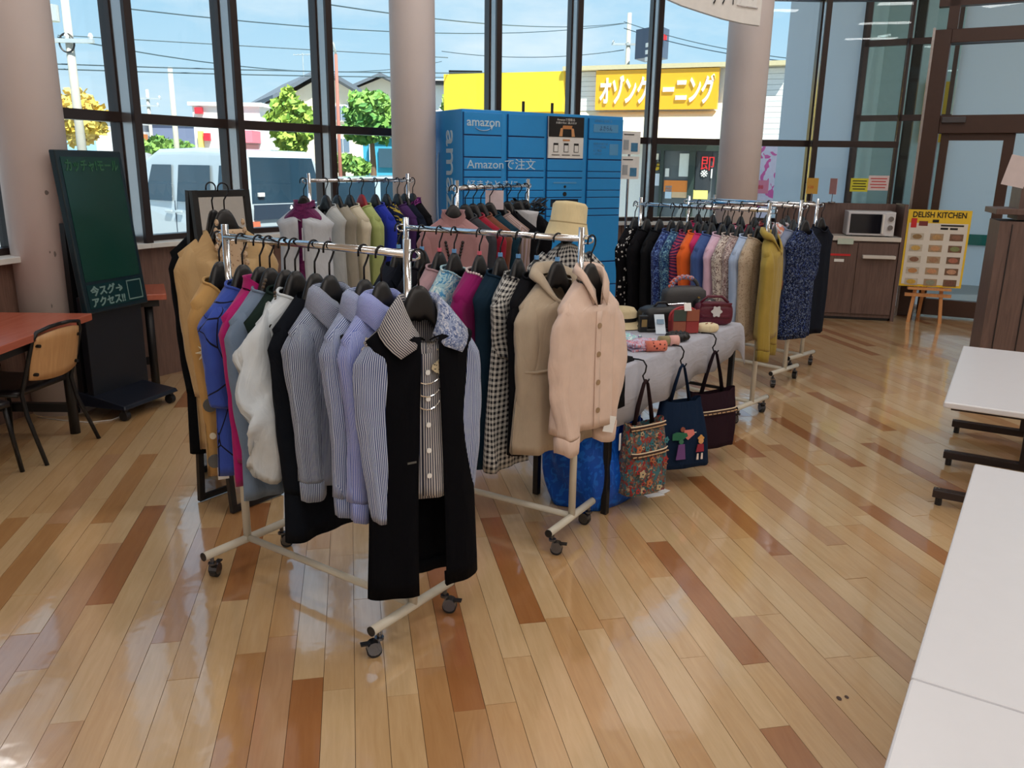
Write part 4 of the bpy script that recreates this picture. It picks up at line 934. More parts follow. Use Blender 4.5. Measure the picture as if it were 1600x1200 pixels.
MB().box((.09, -.06, zh + .0), (.07, .002, .07), ry=.3).build('price_tag', M_paper, G)
decal(G, fy, .09, zh + .0, disc(.022), M_grey_ap, 'tag_print') if False else None

# ---- rack 3
G, fy, z0, zh = put('R3', -.05, 26, 'vest', 'vest', 'light grey gathered vest over a purple blouse facing the camera', 'light grey vest', F('grey_nylon', (200, 206, 214), sheen=.05), L=.55, sl=0, collar='none', W=.205, T=.066, Th=.075, fold=.009, vn=.10, gap=.07, nw=.078)
for sd in (-1, 1):
    MB().tube([(sd * .02, fy(.02, z0 - .16) - .012, z0 - .14), (sd * .02, fy(.02, -.5) - .012, -.5)], .004, 6).build('front_edge', _M['grey_nylon'], G)
    MB().tube([(sd * .05, fy(.05, -.40) - .006, -.39), (sd * .16, fy(.16, -.40) - .004, -.385)], .005, 6).build('pocket_flap', _M['grey_nylon'], G)
loc, rz = on_rack('R3', -.05, 26)
garment('blouse', 'blouse', 'purple satin blouse with ruffled neck worn under the grey vest', 'purple ruffled blouse', loc, rz, F('purple_satin', (112, 36, 92), 'blotch', ((92, 26, 80),), .03, rough=.4), W=.19, L=.54, T=.046, sl=.50, sr=.05, cuff=.045, collar='mock', hang=False, group='clothes on the rack by the van window', nw=.075, vn=.03)
put('R3', .15, 6, 'vest', 'vest', 'pale grey sleeveless top behind the gathered vest', 'pale grey sleeveless top', F('pale_grey', (188, 192, 192)), L=.6, sl=0, collar='crew', vn=.1)
put('R3', .26, 4, 'coat', 'coat', 'stone grey sleeveless long coat on the rack by the van', 'stone grey long coat', F('stone', (158, 152, 138)), L=.7, sl=0, collar='lapel', T=.05)
put('R3', .38, 4, 'jacket', 'jacket', 'cream jacket on the rack by the van window', 'cream jacket', F('cream_wool', (214, 206, 184)), L=.68, sl=.55, collar='crew')
put('R3', .50, 4, 'cardigan', 'cardigan', 'pale lime cardigan hung on a red hanger', 'pale lime cardigan', F('lime_knit', (172, 186, 120)), L=.66, sl=.55, collar='crew', hmat=M_redh, hcol='red')
put('R3', .64, 4, 'sweater', 'sweater', 'royal blue sweater on the rack by the van window', 'royal blue sweater', F('royal_knit', (34, 52, 168)), L=.64, sl=.54, collar='crew')
put('R3', .76, 4, 'blouse', 'blouse', 'navy blouse with large yellow flowers', 'navy yellow-flower blouse', F('navy_yellow', (26, 36, 66), 'blotch', ((190, 170, 70),), .06), L=.62, sl=.5, collar='crew')
put('R3', .88, 4, 'cardigan', 'cardigan', 'plum purple cardigan near the column', 'plum purple cardigan', F('plum_knit', (74, 50, 98)), L=.64, sl=.54, collar='crew')
put('R3', .96, 4, 'jacket', 'jacket', 'dark navy jacket behind the plum cardigan', 'dark navy jacket', NVY, L=.64, sl=.54, collar='lapel')
put('R3', 1.06, 4, 'blouse', 'blouse', 'black blouse with purple printed collar at the far end', 'black purple-collar blouse', BLK, L=.62, sl=.54, collar='mock', cmat=F('purple_print', (80, 30, 90), 'blotch', ((170, 90, 160),), .02))

# ---- rack 4
G, fy, z0, zh = put('R4', -.05, 34, 'sweater', 'sweater', 'dusty rose mock-neck sweater with a black bead necklace', 'dusty rose sweater', F('rose_knit', (170, 128, 130)), L=.58, sl=.54, collar='mock', W=.20, T=.055, vn=.06)
m = MB()
for k in range(7):
    for sd in (-1, 1): m.ell((sd * (.05 - .004 * k), fy(.05, z0 - .15 - .02 * k) - .008, z0 - .15 - .018 * k), (.009, .008, .010), 7, 5)
m.build('bead_necklace', M_black, G, smooth=True)['kind'] = 'stuff'
put('R4', .10, 14, 'cardigan', 'cardigan', 'dark grey cardigan behind the dusty rose sweater', 'dark grey cardigan', F('grey_knit', (64, 66, 72)), L=.56, sl=.52, collar='crew')
put('R4', .2, 12, 'sweater', 'sweater', 'crimson sweater on the rack before the locker', 'crimson sweater', F('crimson_knit', (150, 26, 50)), L=.58, sl=.54, collar='crew', W=.20)
put('R4', .3, 12, 'cardigan', 'cardigan', 'chestnut brown cardigan beside the crimson sweater', 'chestnut cardigan', F('chestnut_knit', (120, 70, 52)), L=.58, sl=.54, collar='crew', W=.2)
put('R4', .42, 10, 'jacket', 'jacket', 'dark petrol jacket on the rack before the locker', 'dark petrol jacket', F('petrol', (30, 58, 74)), L=.6, sl=.54, collar='crew', W=.2)
put('R4', .56, 10, 'cardigan', 'cardigan', 'taupe cardigan with pale striped front before the locker', 'taupe cardigan', F('taupe_stripe', (150, 126, 112), 'stripe', ((176, 158, 164),), .03), L=.6, sl=.54, collar='crew', W=.205)
put('R4', .68, 10, 'coat', 'coat', 'black coat beside the taupe cardigan', 'black coat', BLK, L=.62, sl=.55, collar='lapel', W=.205)
G, fy, z0, zh = put('R4', .84, 8, 'skirt', 'skirt', 'pale grey clipped skirt near the far post before the locker', 'pale grey skirt', F('pale_grey2', (196, 196, 200)), L=.5, sl=0, collar='none', W=.15, vn=.0, slope=.1)
G, fy, z0, zh = put('R4', .96, 6, 'dress', 'dress', 'black feather-trimmed top with dangling price tags', 'black feather-trimmed top', BLK, L=.6, sl=.3, collar='none', W=.2)
m = MB(); rt = random.Random(4)
for k in range(130):
    a = rt.uniform(0, 6.28); p = Vector((.09 * math.cos(a) * rt.uniform(.6, 1.3), .05 * math.sin(a), z0 + .01 + rt.uniform(-.05, .04)))
    d_ = Vector((math.cos(a), math.sin(a), rt.uniform(-.6, .9))).normalized() * rt.uniform(.04, .07); b_ = d_.orthogonal().normalized() * .006
    m.poly([p - b_, p + d_ * .6 - b_ * 1.6, p + d_, p + d_ * .6 + b_ * 1.6, p + b_])
m.build('feather_trim', M_black, G)['kind'] = 'stuff'
MB().tube([(-.06, -.075, -.3), (-.06, -.079, -.3)], .035, 18).build('round_tag', pm('pink_tag', (226, 170, 150), .6), G)
for x_ in (.02, .06): MB().box((x_, -.08, -.28), (.012, .002, .09)).build('price_tag', M_paper, G)
# pink check sign hung on that rack
loc, rz = on_rack('R4', .5, 10)
sgn = thing('rack_card', 'small red-and-white checked card hung on the rack before the locker', 'card', loc, rz)
MB().box((.0, -.02, -.075), (.12, .003, .12)).build('card', fabric('red_check', (240, 220, 224), 'blotch', ((210, 40, 70),), .03), sgn)
MB().tube([(0, 0, .024), (0, -.02, -.02)], .002, 6).build('loop', M_hook, sgn)

# ---- rack 5, far to near
R5L = [(-.05, 'blouse', 'black blouse with white dots at the locker end', 'black dotted blouse', F('black_dots', (22, 22, 26), 'dots', ((214, 214, 214),), .03), {}),
 (.06, 'coat', 'long plain black coat beside the dotted blouse', 'long plain black coat', BLK, dict(L=.78)),
 (.17, 'jacket', 'black soft jacket left of the blue patterned tops', 'black soft jacket', F('soft_black', (26, 27, 30)), dict(L=.72)),
 (.27, 'blouse', 'dark blue mottled blouse behind the grey handbag', 'dark blue mottled blouse', F('blue_mottle', (40, 62, 128), 'blotch', ((110, 140, 196), (24, 34, 80)), .018), dict(L=.68)),
 (.34, 'blouse', 'blue-green mottled blouse left of the purple striped one', 'blue-green mottled blouse', F('teal_mottle', (50, 92, 136), 'blotch', ((130, 176, 196), (26, 50, 96)), .018), dict(L=.68)),
 (.41, 'shirt', 'navy shirt with purple-red stripes beside the orange sweater', 'purple-red striped shirt', F('purple_hstripe', (60, 48, 92), 'hstripe', ((168, 70, 96),), .022), dict(L=.6)),
 (.48, 'sweater', 'bright orange sweater on the rack behind the table', 'orange sweater', F('orange_knit', (236, 104, 40)), dict(L=.5, T=.048, sr=.075)),
 (.53, 'blouse', 'hot pink blouse peeking out behind the steel blue shirt', 'hot pink blouse', F('hotpink', (206, 50, 110)), dict(L=.5, W=.15, sl=0)),
 (.59, 'shirt', 'steel blue denim shirt right of the orange sweater', 'steel blue denim shirt', F('denim', (66, 92, 150)), dict(L=.68, T=.048, sr=.075)),
 (.67, 'cardigan', 'pale pink cardigan on the rack behind the table', 'pale pink cardigan', F('palepink', (222, 188, 210)), dict(L=.62)),
 (.74, 'blouse', 'cream blouse with small brown leopard print', 'leopard print blouse', F('leopard', (216, 206, 196), 'blotch', ((110, 84, 84),), .014), dict(L=.62)),
 (.80, 'blouse', 'grey-rose patterned blouse beside the leopard print', 'grey-rose patterned blouse', F('greyrose', (176, 156, 152), 'blotch', ((120, 94, 96), (210, 196, 190)), .02), dict(L=.62, W=.165)),
 (.87, 'shirt', 'pale blue shirt left of the oatmeal cardigan', 'pale blue shirt', F('paleblue', (176, 196, 226)), dict(L=.66, sr=.07)),
 (.93, 'cardigan', 'oatmeal dotted cardigan behind the mustard top', 'oatmeal dotted cardigan', F('oatmeal', (190, 172, 150), 'dots', ((150, 130, 108),), .012), dict(L=.66)),
 (1.04, 'sweatshirt', 'mustard yellow hooded sweatshirt at the table end of its rack', 'mustard sweatshirt', F('mustard_fleece', (168, 144, 66)), dict(L=.62, sl=.62, collar='hood', sr=.08, cuff=.058, T=.055, vn=.1, W=.185, tw=16, cuffmat=F('mustard_rib', (150, 128, 50))))]
for s, nm, lab, sh, mt, kw in R5L:
    kw = dict(kw); tw = kw.pop('tw', 0); kw.setdefault('L', .66); kw.setdefault('collar', 'crew'); kw.setdefault('T', .036); kw.setdefault('sl', .54)
    put('R5', s, tw, nm, nm, lab, sh, mt, **kw)
R6L = [(.10, 'sweater', 'raspberry sweater partly hidden on the middle right rack', 'raspberry sweater', F('raspberry', (168, 34, 84)), {}),
 (.24, 'cardigan', 'black fine cardigan on the middle right rack', 'black fine cardigan', BLK, {}),
 (.38, 'blouse', 'navy blouse half hidden on the middle right rack', 'half-hidden navy blouse', NVY, {}),
 (.50, 'blouse', 'rose floral blouse on the middle right rack', 'rose floral blouse', F('rosefloral', (176, 60, 100), 'blotch', ((230, 190, 200),), .03), {}),
 (.62, 'sweater', 'dark crimson sweater right of the oatmeal cardigan', 'dark crimson sweater', F('darkcrimson', (140, 22, 54)), {}),
 (.74, 'cardigan', 'burgundy cardigan behind the mustard sweatshirt', 'burgundy cardigan', F('burgundy', (96, 24, 44)), {}),
 (.86, 'blouse', 'white blouse with peach floral print behind the mustard top', 'white peach-floral blouse', F('peachfloral', (220, 208, 208), 'blotch', ((206, 132, 108), (120, 130, 160)), .05), dict(collar='shirt')),
 (.95, 'blouse', 'grey-blue blouse with peach cuffs on the middle right rack', 'grey-blue peach-cuffed blouse', F('greyblue2', (130, 140, 164)), dict(cuffmat=F('peach', (214, 150, 126)), sl=.3)),
 (1.04, 'dress', 'navy dress with blue and pink speckled flowers', 'navy speckled dress', F('navyspeck', (22, 28, 52), 'blotch', ((56, 80, 150), (22, 28, 52), (110, 124, 150), (22, 28, 52)), .014), dict(L=.80, T=.05, sl=.3, tw=-10))]
for s, nm, lab, sh, mt, kw in R6L:
    kw = dict(kw); tw = kw.pop('tw', 0); kw.setdefault('L', .62); kw.setdefault('collar', 'crew'); kw.setdefault('T', .036); kw.setdefault('sl', .54)
    put('R6', s, tw, nm, nm, lab, sh, mt, **kw)
R7L = [(.55, 'cardigan', 'brick red cardigan near the microwave cabinet', 'brick red cardigan', F('brick', (140, 60, 60)), dict(L=.5)),
 (.74, 'blouse', 'pale lilac blouse on the rack near the microwave', 'pale lilac blouse', F('lilac', (186, 190, 214)), dict(L=.5)),
 (.88, 'dress', 'black dress with grey flowers, second from the microwave end', 'black grey-flower dress', F('blackfloral', (26, 28, 34), 'blotch', ((110, 120, 120), (96, 60, 80)), .016), dict(L=.80, sl=.3)),
 (1.04, 'trousers', 'long plain navy-black dress nearest the microwave cabinet', 'navy-black dress', INK, dict(L=.86, sl=0, W=.17, tw=-10))]
for s, nm, lab, sh, mt, kw in R7L:
    kw = dict(kw); tw = kw.pop('tw', 0); kw.setdefault('collar', 'crew'); kw.setdefault('T', .036); kw.setdefault('sl', .54)
    nm2 = 'dress' if nm == 'trousers' else nm
    put('R7', s, tw, nm2, nm2, lab, sh, mt, **kw)

# ================================================================== A-FRAME MIRROR WITH TWO COATS
foot = np.array([.555, .832]); axis = np.array([.832, -.555])
mb = np.array([-1.30, 3.68]); MZ = 1.45
mir = thing('standing_mirror', 'black framed A-shaped standing mirror behind the nearest rack', 'mirror', (mb[0], mb[1], 0), math.atan2(foot[1], foot[0]))
M_mirror = pm('mirror_glass', (206, 206, 206), .02, 1, .01)
for sd, nm in ((-1, 'front_panel'), (1, 'rear_panel')):      # local x along the panel, -y towards the rack
    h0 = .12 * sd; w2 = .135; fw = .028
    def pp(x, t, off=0): return (x, h0 * (1 - t) + sd * .012 * t + off, MZ * t + .006 * (1 - t))
    m = MB()
    for a, b_ in (((-w2, 0), (-w2, 1)), ((w2, 0), (w2, 1)), ((-w2, .01), (w2, .01)), ((-w2, .99), (w2, .99))):
        p, q = np.array(pp(*a)), np.array(pp(*b_)); d_ = (q - p) / np.linalg.norm(q - p); sdv = np.cross(d_, [0, 1, 0]); sdv /= np.linalg.norm(sdv); nn = np.cross(d_, sdv)
        p = p - d_ * .0; q = q + d_ * .0
        m.hexa([p - sdv * fw / 2 - nn * .011, p + sdv * fw / 2 - nn * .011, p + sdv * fw / 2 + nn * .011, p - sdv * fw / 2 + nn * .011, q - sdv * fw / 2 - nn * .011, q + sdv * fw / 2 - nn * .011, q + sdv * fw / 2 + nn * .011, q - sdv * fw / 2 + nn * .011])
    fr = m.build('frame', M_black, mir)
    MB().hexa([pp(-w2 + .01, .015, -.003), pp(w2 - .01, .015, -.003), pp(w2 - .01, .015, .003), pp(-w2 + .01, .015, .003), pp(-w2 + .01, .985, -.003), pp(w2 - .01, .985, -.003), pp(w2 - .01, .985, .003), pp(-w2 + .01, .985, .003)]).build('mirror_glass', M_mirror, fr)
frz = math.atan2(axis[0], -axis[1])
G, fy, z0, zh = garment('coat', 'coat', 'long beige lace-trimmed coat hung on the standing mirror', 'long beige coat', (mb[0] + axis[0] * .06 - foot[0] * .02, mb[1] + axis[1] * .06 - foot[1] * .02, MZ + .008), frz - .28, F('beige_rayon', (190, 160, 116)), W=.215, L=1.0, T=.05, Th=.06, Wh=.19, sl=.66, sr=.07, cuff=.045, collar='none', vn=.2, fold=.013, nw=.085)
lace = F('lace_beige', (204, 178, 148), 'dots', ((160, 132, 104),), .012)
rr = []
for k in range(17):
    z = z0 - .02 - .5 * k / 16; wv = .055 + .004 * math.sin(k * 2); rr.append([(x, (fy(x, z) if k > 5 else max(fy(x, z), -.045)) - .006, z) for x in (-wv, -.02, .02, wv)])
MB().loft(rr, closed=False).build('lace_panel', lace, G, smooth=True, solid=.003)
for sd in (-1, 1):
    m = MB()
    for k in range(16):
        z = z0 + .01 - .035 * k; m.ell((sd * (.058 + .006 * (k % 2)), (fy(.06, z) if k > 3 else max(fy(.06, z), -.045)) - .006, z), (.010, .004, .015), 7, 4)
    m.build('lace_ruffle', lace, G, smooth=True)['kind'] = 'stuff'
MB().box((-.19, -.06, -.66), (.035, .0015, .07), rz=-.4).build('price_tag', M_paper, G)
garment('coat', 'coat', 'black coat hung on the far side of the standing mirror', 'black coat on the mirror', (mb[0] - axis[0] * .05 + foot[0] * .0, mb[1] - axis[1] * .05 + foot[1] * .0, MZ + .008), frz - .1, F('black_wool2', (16, 18, 22)), W=.215, L=1.04, T=.05, sl=.66, collar='lapel', Wh=.2)

# ================================================================== PARCEL LOCKER
LK0 = np.array([-.447, 7.15]); LKD = np.array([.862, .507]); LKL = 1.683; LKZ = 2.025
lk = thing('parcel_locker', 'large blue parcel locker with many doors in front of the windows', 'locker', (LK0[0], LK0[1], 0), math.atan2(LKD[1], LKD[0]))
M_lk = pm('locker_blue', (44, 156, 230), .38, var=.03); M_lkd = pm('locker_door_blue', (36, 148, 224), .35, var=.03); M_lkgap = pm('locker_shadow_gap', (10, 62, 120), .5)
M_lkt = pm('locker_lettering', (196, 222, 240), .4); M_lks = pm('locker_panel_blue', (90, 160, 212), .35)
MB().box((LKL / 2, .33, LKZ / 2 + .03), (LKL, .64, LKZ - .06)).build('cabinet', M_lk, lk, bevel=.006)
MB().box((LKL / 2, .33, .03), (LKL - .04, .6, .06)).build('plinth', M_lkgap, lk)
rowz = [(2.0, 1.823), (1.812, 1.643), (1.632, 1.535), (1.528, 1.477), (1.468, 1.366), (1.36, 1.302), (1.295, 1.2), (1.191, 1.136), (1.128, .704), (.69, .48), (.47, .1)]
cols = [(.012, .37), (.44, .805), (.845, 1.225), (1.287, 1.668)]
doors = {}
for ci, (x0_, x1_) in enumerate(cols):
    for ri, (zt_, zb__) in enumerate(rowz):
        if ci == 2 and ri < 2: continue
        MB().box(((x0_ + x1_) / 2, .009, (zt_ + zb__) / 2), (x1_ - x0_ + .010, .012, zt_ - zb__ + .010)).build('door_gap', M_lkgap, lk) if False else None
        doors[ci, ri] = MB().box(((x0_ + x1_) / 2, -.004, (zt_ + zb__) / 2), (x1_ - x0_, .022, zt_ - zb__)).build('locker_door', M_lkd, lk, bevel=.003)
for ci, (x0_, x1_) in enumerate(cols):     # shadow gaps between the doors
    g = MB()
    for ri in range(len(rowz) - 1): g.box(((x0_ + x1_) / 2, .0, (rowz[ri][1] + rowz[ri + 1][0]) / 2), (x1_ - x0_, .006, rowz[ri][1] - rowz[ri + 1][0]))
    g.box((x0_ - .003, .0, 1.05), (.006, .006, 1.9)).box((x1_ + .003, .0, 1.05), (.006, .006, 1.9)); g.build('door_joint', M_lkgap, lk)
ltx = lambda x, z: frame((x, -.0165, z), (1, 0, 0))
text('amazon', .098, M_lkt, doors[0, 0], ltx(.035, 1.892), width=.315, bold=.0012)
sm = [(.19 + .085 * math.cos(a), -.019, 1.90 + .045 * math.sin(a)) for a in np.linspace(PI * 1.12, PI * 1.86, 14)]
MB().tube(sm, [.002 + .004 * math.sin(PI * k / 13) for k in range(14)], 6, flat=.5).build('smile_arrow', M_lkt, doors[0, 0])
MB().extrude([(.245, -.018, 1.895), (.283, -.018, 1.893), (.268, -.018, 1.86), (.262, -.018, 1.882)], (0, -.002, 0)).build('arrow_head', M_lkt, doors[0, 0])
text('Amazonで注文', .098, M_lkt, lk, ltx(.035, 1.548), width=.68)
text('好きなときに', .078, M_lkt, lk, ltx(.035, 1.385), width=.50)
# poster in the third column
ps = MB().box((1.035, -.006, 1.822), (.375, .02, .355)).build('poster', M_paper, lk)
MB().box((1.035, -.017, 1.913), (.375, .004, .173)).build('poster_head', M_black, ps)
text('Amazonで受取る', .026, M_paper, ps, frame((.93, -.0195, 1.965), (1, 0, 0)), ext=.0005, width=.19)
text('お届け先に 選ぶだけ', .02, M_paper, ps, frame((.92, -.0195, 1.94), (1, 0, 0)), ext=.0005, width=.22)
M_skin = pm('print_skin', (224, 164, 112), .6); M_box = pm('print_box', (206, 140, 84), .6)
MB().extrude([(.985, -.02, 1.895), (1.085, -.02, 1.895), (1.095, -.02, 1.925), (.995, -.02, 1.925)], (0, -.001, 0)).build('box_picture', M_box, ps)
for sd in (-1, 1): MB().extrude([(1.04 + sd * .045, -.02, 1.905), (1.04 + sd * .07, -.02, 1.90), (1.04 + sd * .085, -.02, 1.832), (1.04 + sd * .05, -.02, 1.832)][::sd], (0, -.001, 0)).build('hand_picture', M_skin, ps)
MB().box((1.035, -.018, 1.80), (.075, .003, .014)).build('orange_bar', M_box, ps)
for k in (-1, 0, 1):
    ph_ = MB().box((1.035 + k * .11, -.018, 1.735), (.05, .003, .078)).build('phone_picture', M_black, ps)
    MB().box((1.035 + k * .11, -.0198, 1.728), (.04, .002, .055)).build('phone_screen', M_paper, ph_)
    MB().box((1.035 + k * .11, -.018, 1.672), (.085, .002, .006)).build('caption', M_dark, ps)
# top right panel: name plate and lettering
MB().box((1.47, -.0165, 1.915), (.28, .004, .07)).build('name_plate', M_lks, doors[3, 0])
text('よさらん', .05, M_lkgap, doors[3, 0], frame((1.40, -.019, 1.897), (1, 0, 0)), ext=.0005, width=.14)
text('荷物を受取る', .026, M_lks, doors[3, 0], frame((1.34, -.0165, 1.968), (1, 0, 0)), ext=.001, width=.2)
for k, sx_ in enumerate(('荷物の受取りは', 'アプリの案内', 'をご確認', 'ください')): text(sx_, .024, M_lks, doors[3, 1], frame((1.335, -.0165, 1.77 - k * .03), (1, 0, 0)), ext=.001)
MB().box((1.57, -.016, 1.73), (.1, .003, .1)).build('blank_panel', M_lks, doors[3, 1])
MB().box((1.035, -.017, 1.43), (.25, .003, .012)).build('slot_label', M_lks, doors[2, 4]); MB().tube([(1.035, -.014, 1.395), (1.035, -.02, 1.395)], .012, 12).build('scanner_eye', M_black, doors[2, 4])
MB().tube([(1.035, -.014, 1.33), (1.035, -.02, 1.33)], .02, 12).build('camera_eye', M_black, doors[2, 5]); MB().box((1.035, -.016, 1.25), (.3, .004, .07)).build('touch_screen', pm('screen_off', (30, 44, 62), .1), doors[2, 6])
# side lettering, running down
text('amazon', .20, M_lkt, lk, frame((-.002, .30, 1.90), (0, 0, -1), (0, -1, 0)) if False else Matrix(((0, 0, -1, -.002), (0, 0, 0, 0), (0, 0, 0, 0), (0, 0, 0, 1))) if False else frame((-.002, .38, 1.86), (0, 0, -1), (0, -1, 0)), name='side_lettering', width=.98, bold=.002) if False else None
_m4 = Matrix(((0, 0, -1, -.002), (0, -1, 0, .30), (-1, 0, 0, 1.86), (0, 0, 0, 1)))
text('amazon', .26, M_lkt, lk, _m4, name='side_lettering', width=1.0, bold=.002)
MB().tube([(-.004, .44 + .05 * math.sin(a), 1.36 + .33 * math.cos(a)) for a in np.linspace(.25, PI - .25, 16)], [.002 + .008 * math.sin(PI * k / 15) for k in range(16)], 6).build('side_smile', M_lkt, lk)
for x_ in (1.02, 1.33): MB().tube([(x_ - .25, .3, LKZ), (x_ - .25, .3, LKZ + .11)], .013, 8).build('antenna_stub', M_black, lk)
# notice boards at the locker's right side
nb = LK0 + LKD * (LKL + .16) + np.array([-LKD[1], LKD[0]]) * .08
nbo = thing('notice_stand', 'white notice stand with two information sheets right of the locker', 'notice', (nb[0], nb[1], 0), math.atan2(LKD[1], LKD[0]))
MB().tube([(0, .02, 0), (0, .02, 1.9)], .012, 8).build('post', M_alu, nbo)
MB().lathe([(.14, 0), (.14, .012), (.03, .02)], 20, (0, .02, 0)).build('base', M_alu, nbo)
for zc in (1.80, 1.57):
    sh = MB().box((0, 0, zc), (.22, .006, .21)).build('sheet', M_paper, nbo)
    MB().box((.04, -.005, zc - .04), (.08, .003, .08)).build('blue_picture', pm('print_blue', (70, 130, 170), .6, var=.3, scale=30), sh)
    MB().box((-.03, -.005, zc + .075), (.12, .003, .008)).build('headline', M_dark, sh)
    MB().box((-.06, -.005, zc - .02), (.06, .003, .09)).build('text_block', pm('print_grey', (170, 176, 182), .6), sh)

# ================================================================== TABLE WITH GREY CLOTH
TA = np.array([.45, 3.52]); TT = np.array([.592, .806]); TN = np.array([-.806, .592]); TL, TW, TZ = 1.50, .45, .70
tro = math.atan2(TT[1], TT[0])
tb = thing('display_table', 'folding table with black legs under a light grey cloth', 'table', (TA[0], TA[1], 0), tro)
MB().box((TL / 2, TW / 2, TZ - .015), (TL, TW, .03)).build('tabletop', M_black, tb, bevel=.004)
for x_ in (.03, TL - .03):
    for y_ in (.03, TW - .03): MB().box((x_, y_, .34), (.03, .03, .68)).build('leg', M_dark, tb, bevel=.003)
    MB().box((x_, TW / 2, .30), (.016, TW - .06, .016)).build('crossbar', M_dark, tb)
M_cloth = fabric('grey_tablecloth', (176, 178, 190), sheen=.1)
cl = MB(); rt = random.Random(2)
secs = []
for k in range(41):
    x_ = -.03 + (TL + .13) * k / 40; dp = .27 - .12 * k / 40 + .012 * math.sin(k * .5)
    ex = max(0, x_ - TL); dz = -ex * .9
    wv = .012 * math.sin(k * .9) + .01 * math.sin(k * .37 + 1)
    secs.append([(min(x_, TL + ex * .45), TW + .012, TZ - .10 + dz), (x_ if ex == 0 else TL + ex * .45, TW + .006, TZ + .004 + dz), (x_ if ex == 0 else TL + ex * .45, TW * .5, TZ + .004 + dz), (x_ if ex == 0 else TL + ex * .45, .0, TZ + .004 + dz), (x_ if ex == 0 else TL + ex * .45, -.010, TZ - .004 + dz), (x_ if ex == 0 else TL + ex * .4, -.014 + wv * .3, TZ - dp * .5 + dz), (x_ if ex == 0 else TL + ex * .3, -.016 + wv, TZ - dp + dz)])
cl.loft(secs, closed=False)
tc_ = cl.build('tablecloth', M_cloth, None, smooth=True, solid=.003); tc_.location = (TA[0], TA[1], 0); tc_.rotation_euler = (0, 0, tro)
tag(tc_, 'light grey cloth draped over the display table', 'tablecloth')
def tpos(u, v, z=0.): p = TA + TT * u + TN * v; return (float(p[0]), float(p[1]), TZ + .006 + z)
# items on the table (u along from the near end, v depth)
M_grey_lea = pm('charcoal_leather', (62, 62, 64), .5, bump=.3, bscale=90); M_burg = pm('burgundy_leather', (92, 18, 42), .4, bump=.3, bscale=120)
M_patch = [pm('patch_brown', (150, 84, 62), .5, bump=.2), pm('patch_green', (62, 74, 66), .5, bump=.2), pm('patch_red', (150, 50, 50), .5, bump=.2)]
def softbox(w_, d_, h_, e=.35, n=9, bulge=.0):
    rings = []
    for j in range(n):
        t = j / (n - 1); k = 1 - .12 * (2 * t - 1) ** 4 + bulge * math.sin(PI * t) - (.18 if j in (0, n - 1) else 0)
        rings.append([(w_ / 2 * k * sp(math.cos(a), e), d_ / 2 * k * sp(math.sin(a), e), h_ * t) for a in np.linspace(0, 2 * PI, 29)[:-1]])
    return MB().loft(rings, True, True, True)
hb = thing('handbag', 'charcoal handbag with a scarf-wrapped handle at the back of the table', 'handbag', tpos(1.40, .33), tro - .75)
bd = softbox(.26, .11, .19).build('body', M_grey_lea, hb, smooth=True)
MB().tube([(.085 * math.cos(a), 0, .18 + .065 * math.sin(a)) for a in np.linspace(0, PI, 13)], .011, 8).build('handle', M_grey_lea, hb, smooth=True)
sc_ = MB()
for k in range(7): a = PI * (.35 + .1 * k); sc_.ell((.085 * math.cos(a), 0, .18 + .065 * math.sin(a)), (.02, .016, .016), 8, 5)
sc_.build('scarf', fabric('scarf_print', (96, 124, 170), 'blotch', ((224, 220, 216), (216, 100, 60)), .02), hb, smooth=True)
MB().tube([(.07, -.054, .13), (.07, -.062, .13)], .008, 10).build('stud', pm('gold', (206, 176, 110), .25, .9), hb)
bb = thing('burgundy_handbag', 'burgundy flap handbag with a white floral crest on the table end', 'handbag', tpos(1.33, .11), tro - .9); bb.scale = (.8, .8, .85)
softbox(.25, .13, .15, bulge=.06).build('body', M_burg, bb, smooth=True)
MB().loft([[(-.11 + .22 * k / 8, -.075 + .02 * math.sin(j / 5 * PI), .155 - .02 * j + (.0 if j else -.0) - .015 * abs(k - 4) / 4 * 0) for k in range(9)] for j in range(6)], closed=False).build('flap', M_burg, bb, smooth=True, solid=.006)
MB().extrude([(x_, -.088, .10 + z_) for x_, z_ in disc(.035, 30, 6, .18)], (0, -.004, 0)).build('floral_crest', pm('silver_print', (206, 206, 206), .5), bb)
MB().tube([(-.10, -.02, .15), (-.05, -.01, .19), (.05, -.01, .19), (.10, -.02, .15)], .009, 8).build('strap', M_burg, bb, smooth=True)
MB().tube([(-.14, -.04, .11), (-.145, -.05, .06)], .006, 6).build('zip_pull', M_chrome, bb)
kb = thing('crest_pouch', 'black pouch with a white crest between the two larger handbags', 'pouch', tpos(1.42, .20), tro - .7); kb.scale = (.8, .8, .85)
softbox(.17, .09, .15).build('body', M_black, kb, smooth=True)
MB().extrude([(x_, -.048, .115 + z_) for x_, z_ in disc(.03, 24, 5, .18)], (0, -.004, 0)).build('crest', _M['silver_print'], kb)
pb = thing('patchwork_bag', 'small patchwork leather shoulder bag in brown, green and red', 'handbag', tpos(.98, .13), tro - .75); pb.scale = (.88, .88, .88)
arch = [(-.085, 0), (.085, 0), (.088, .09)] + [(.085 * math.cos(a), .10 + .055 * math.sin(a)) for a in np.linspace(.25, PI - .25, 9)] + [(-.088, .09)]
MB().extrude([(x_, .04, z_ + .003) for x_, z_ in arch], (0, -.08, 0)).build('body', M_patch[2], pb, bevel=.008)
for i_, (x0_, z0_, m_) in enumerate(((-.082, .078, M_patch[1]), (.002, .078, M_patch[0]), (-.082, .004, M_patch[0]), (.002, .004, M_patch[2]))): 
    pts = [(x0_, z0_), (x0_ + .08, z0_), (x0_ + .08, z0_ + .07), (x0_, z0_ + .07)]
    MB().extrude([(a, -.041, b_ + .003) for a, b_ in pts], (0, -.004, 0)).build('patch', m_, pb)
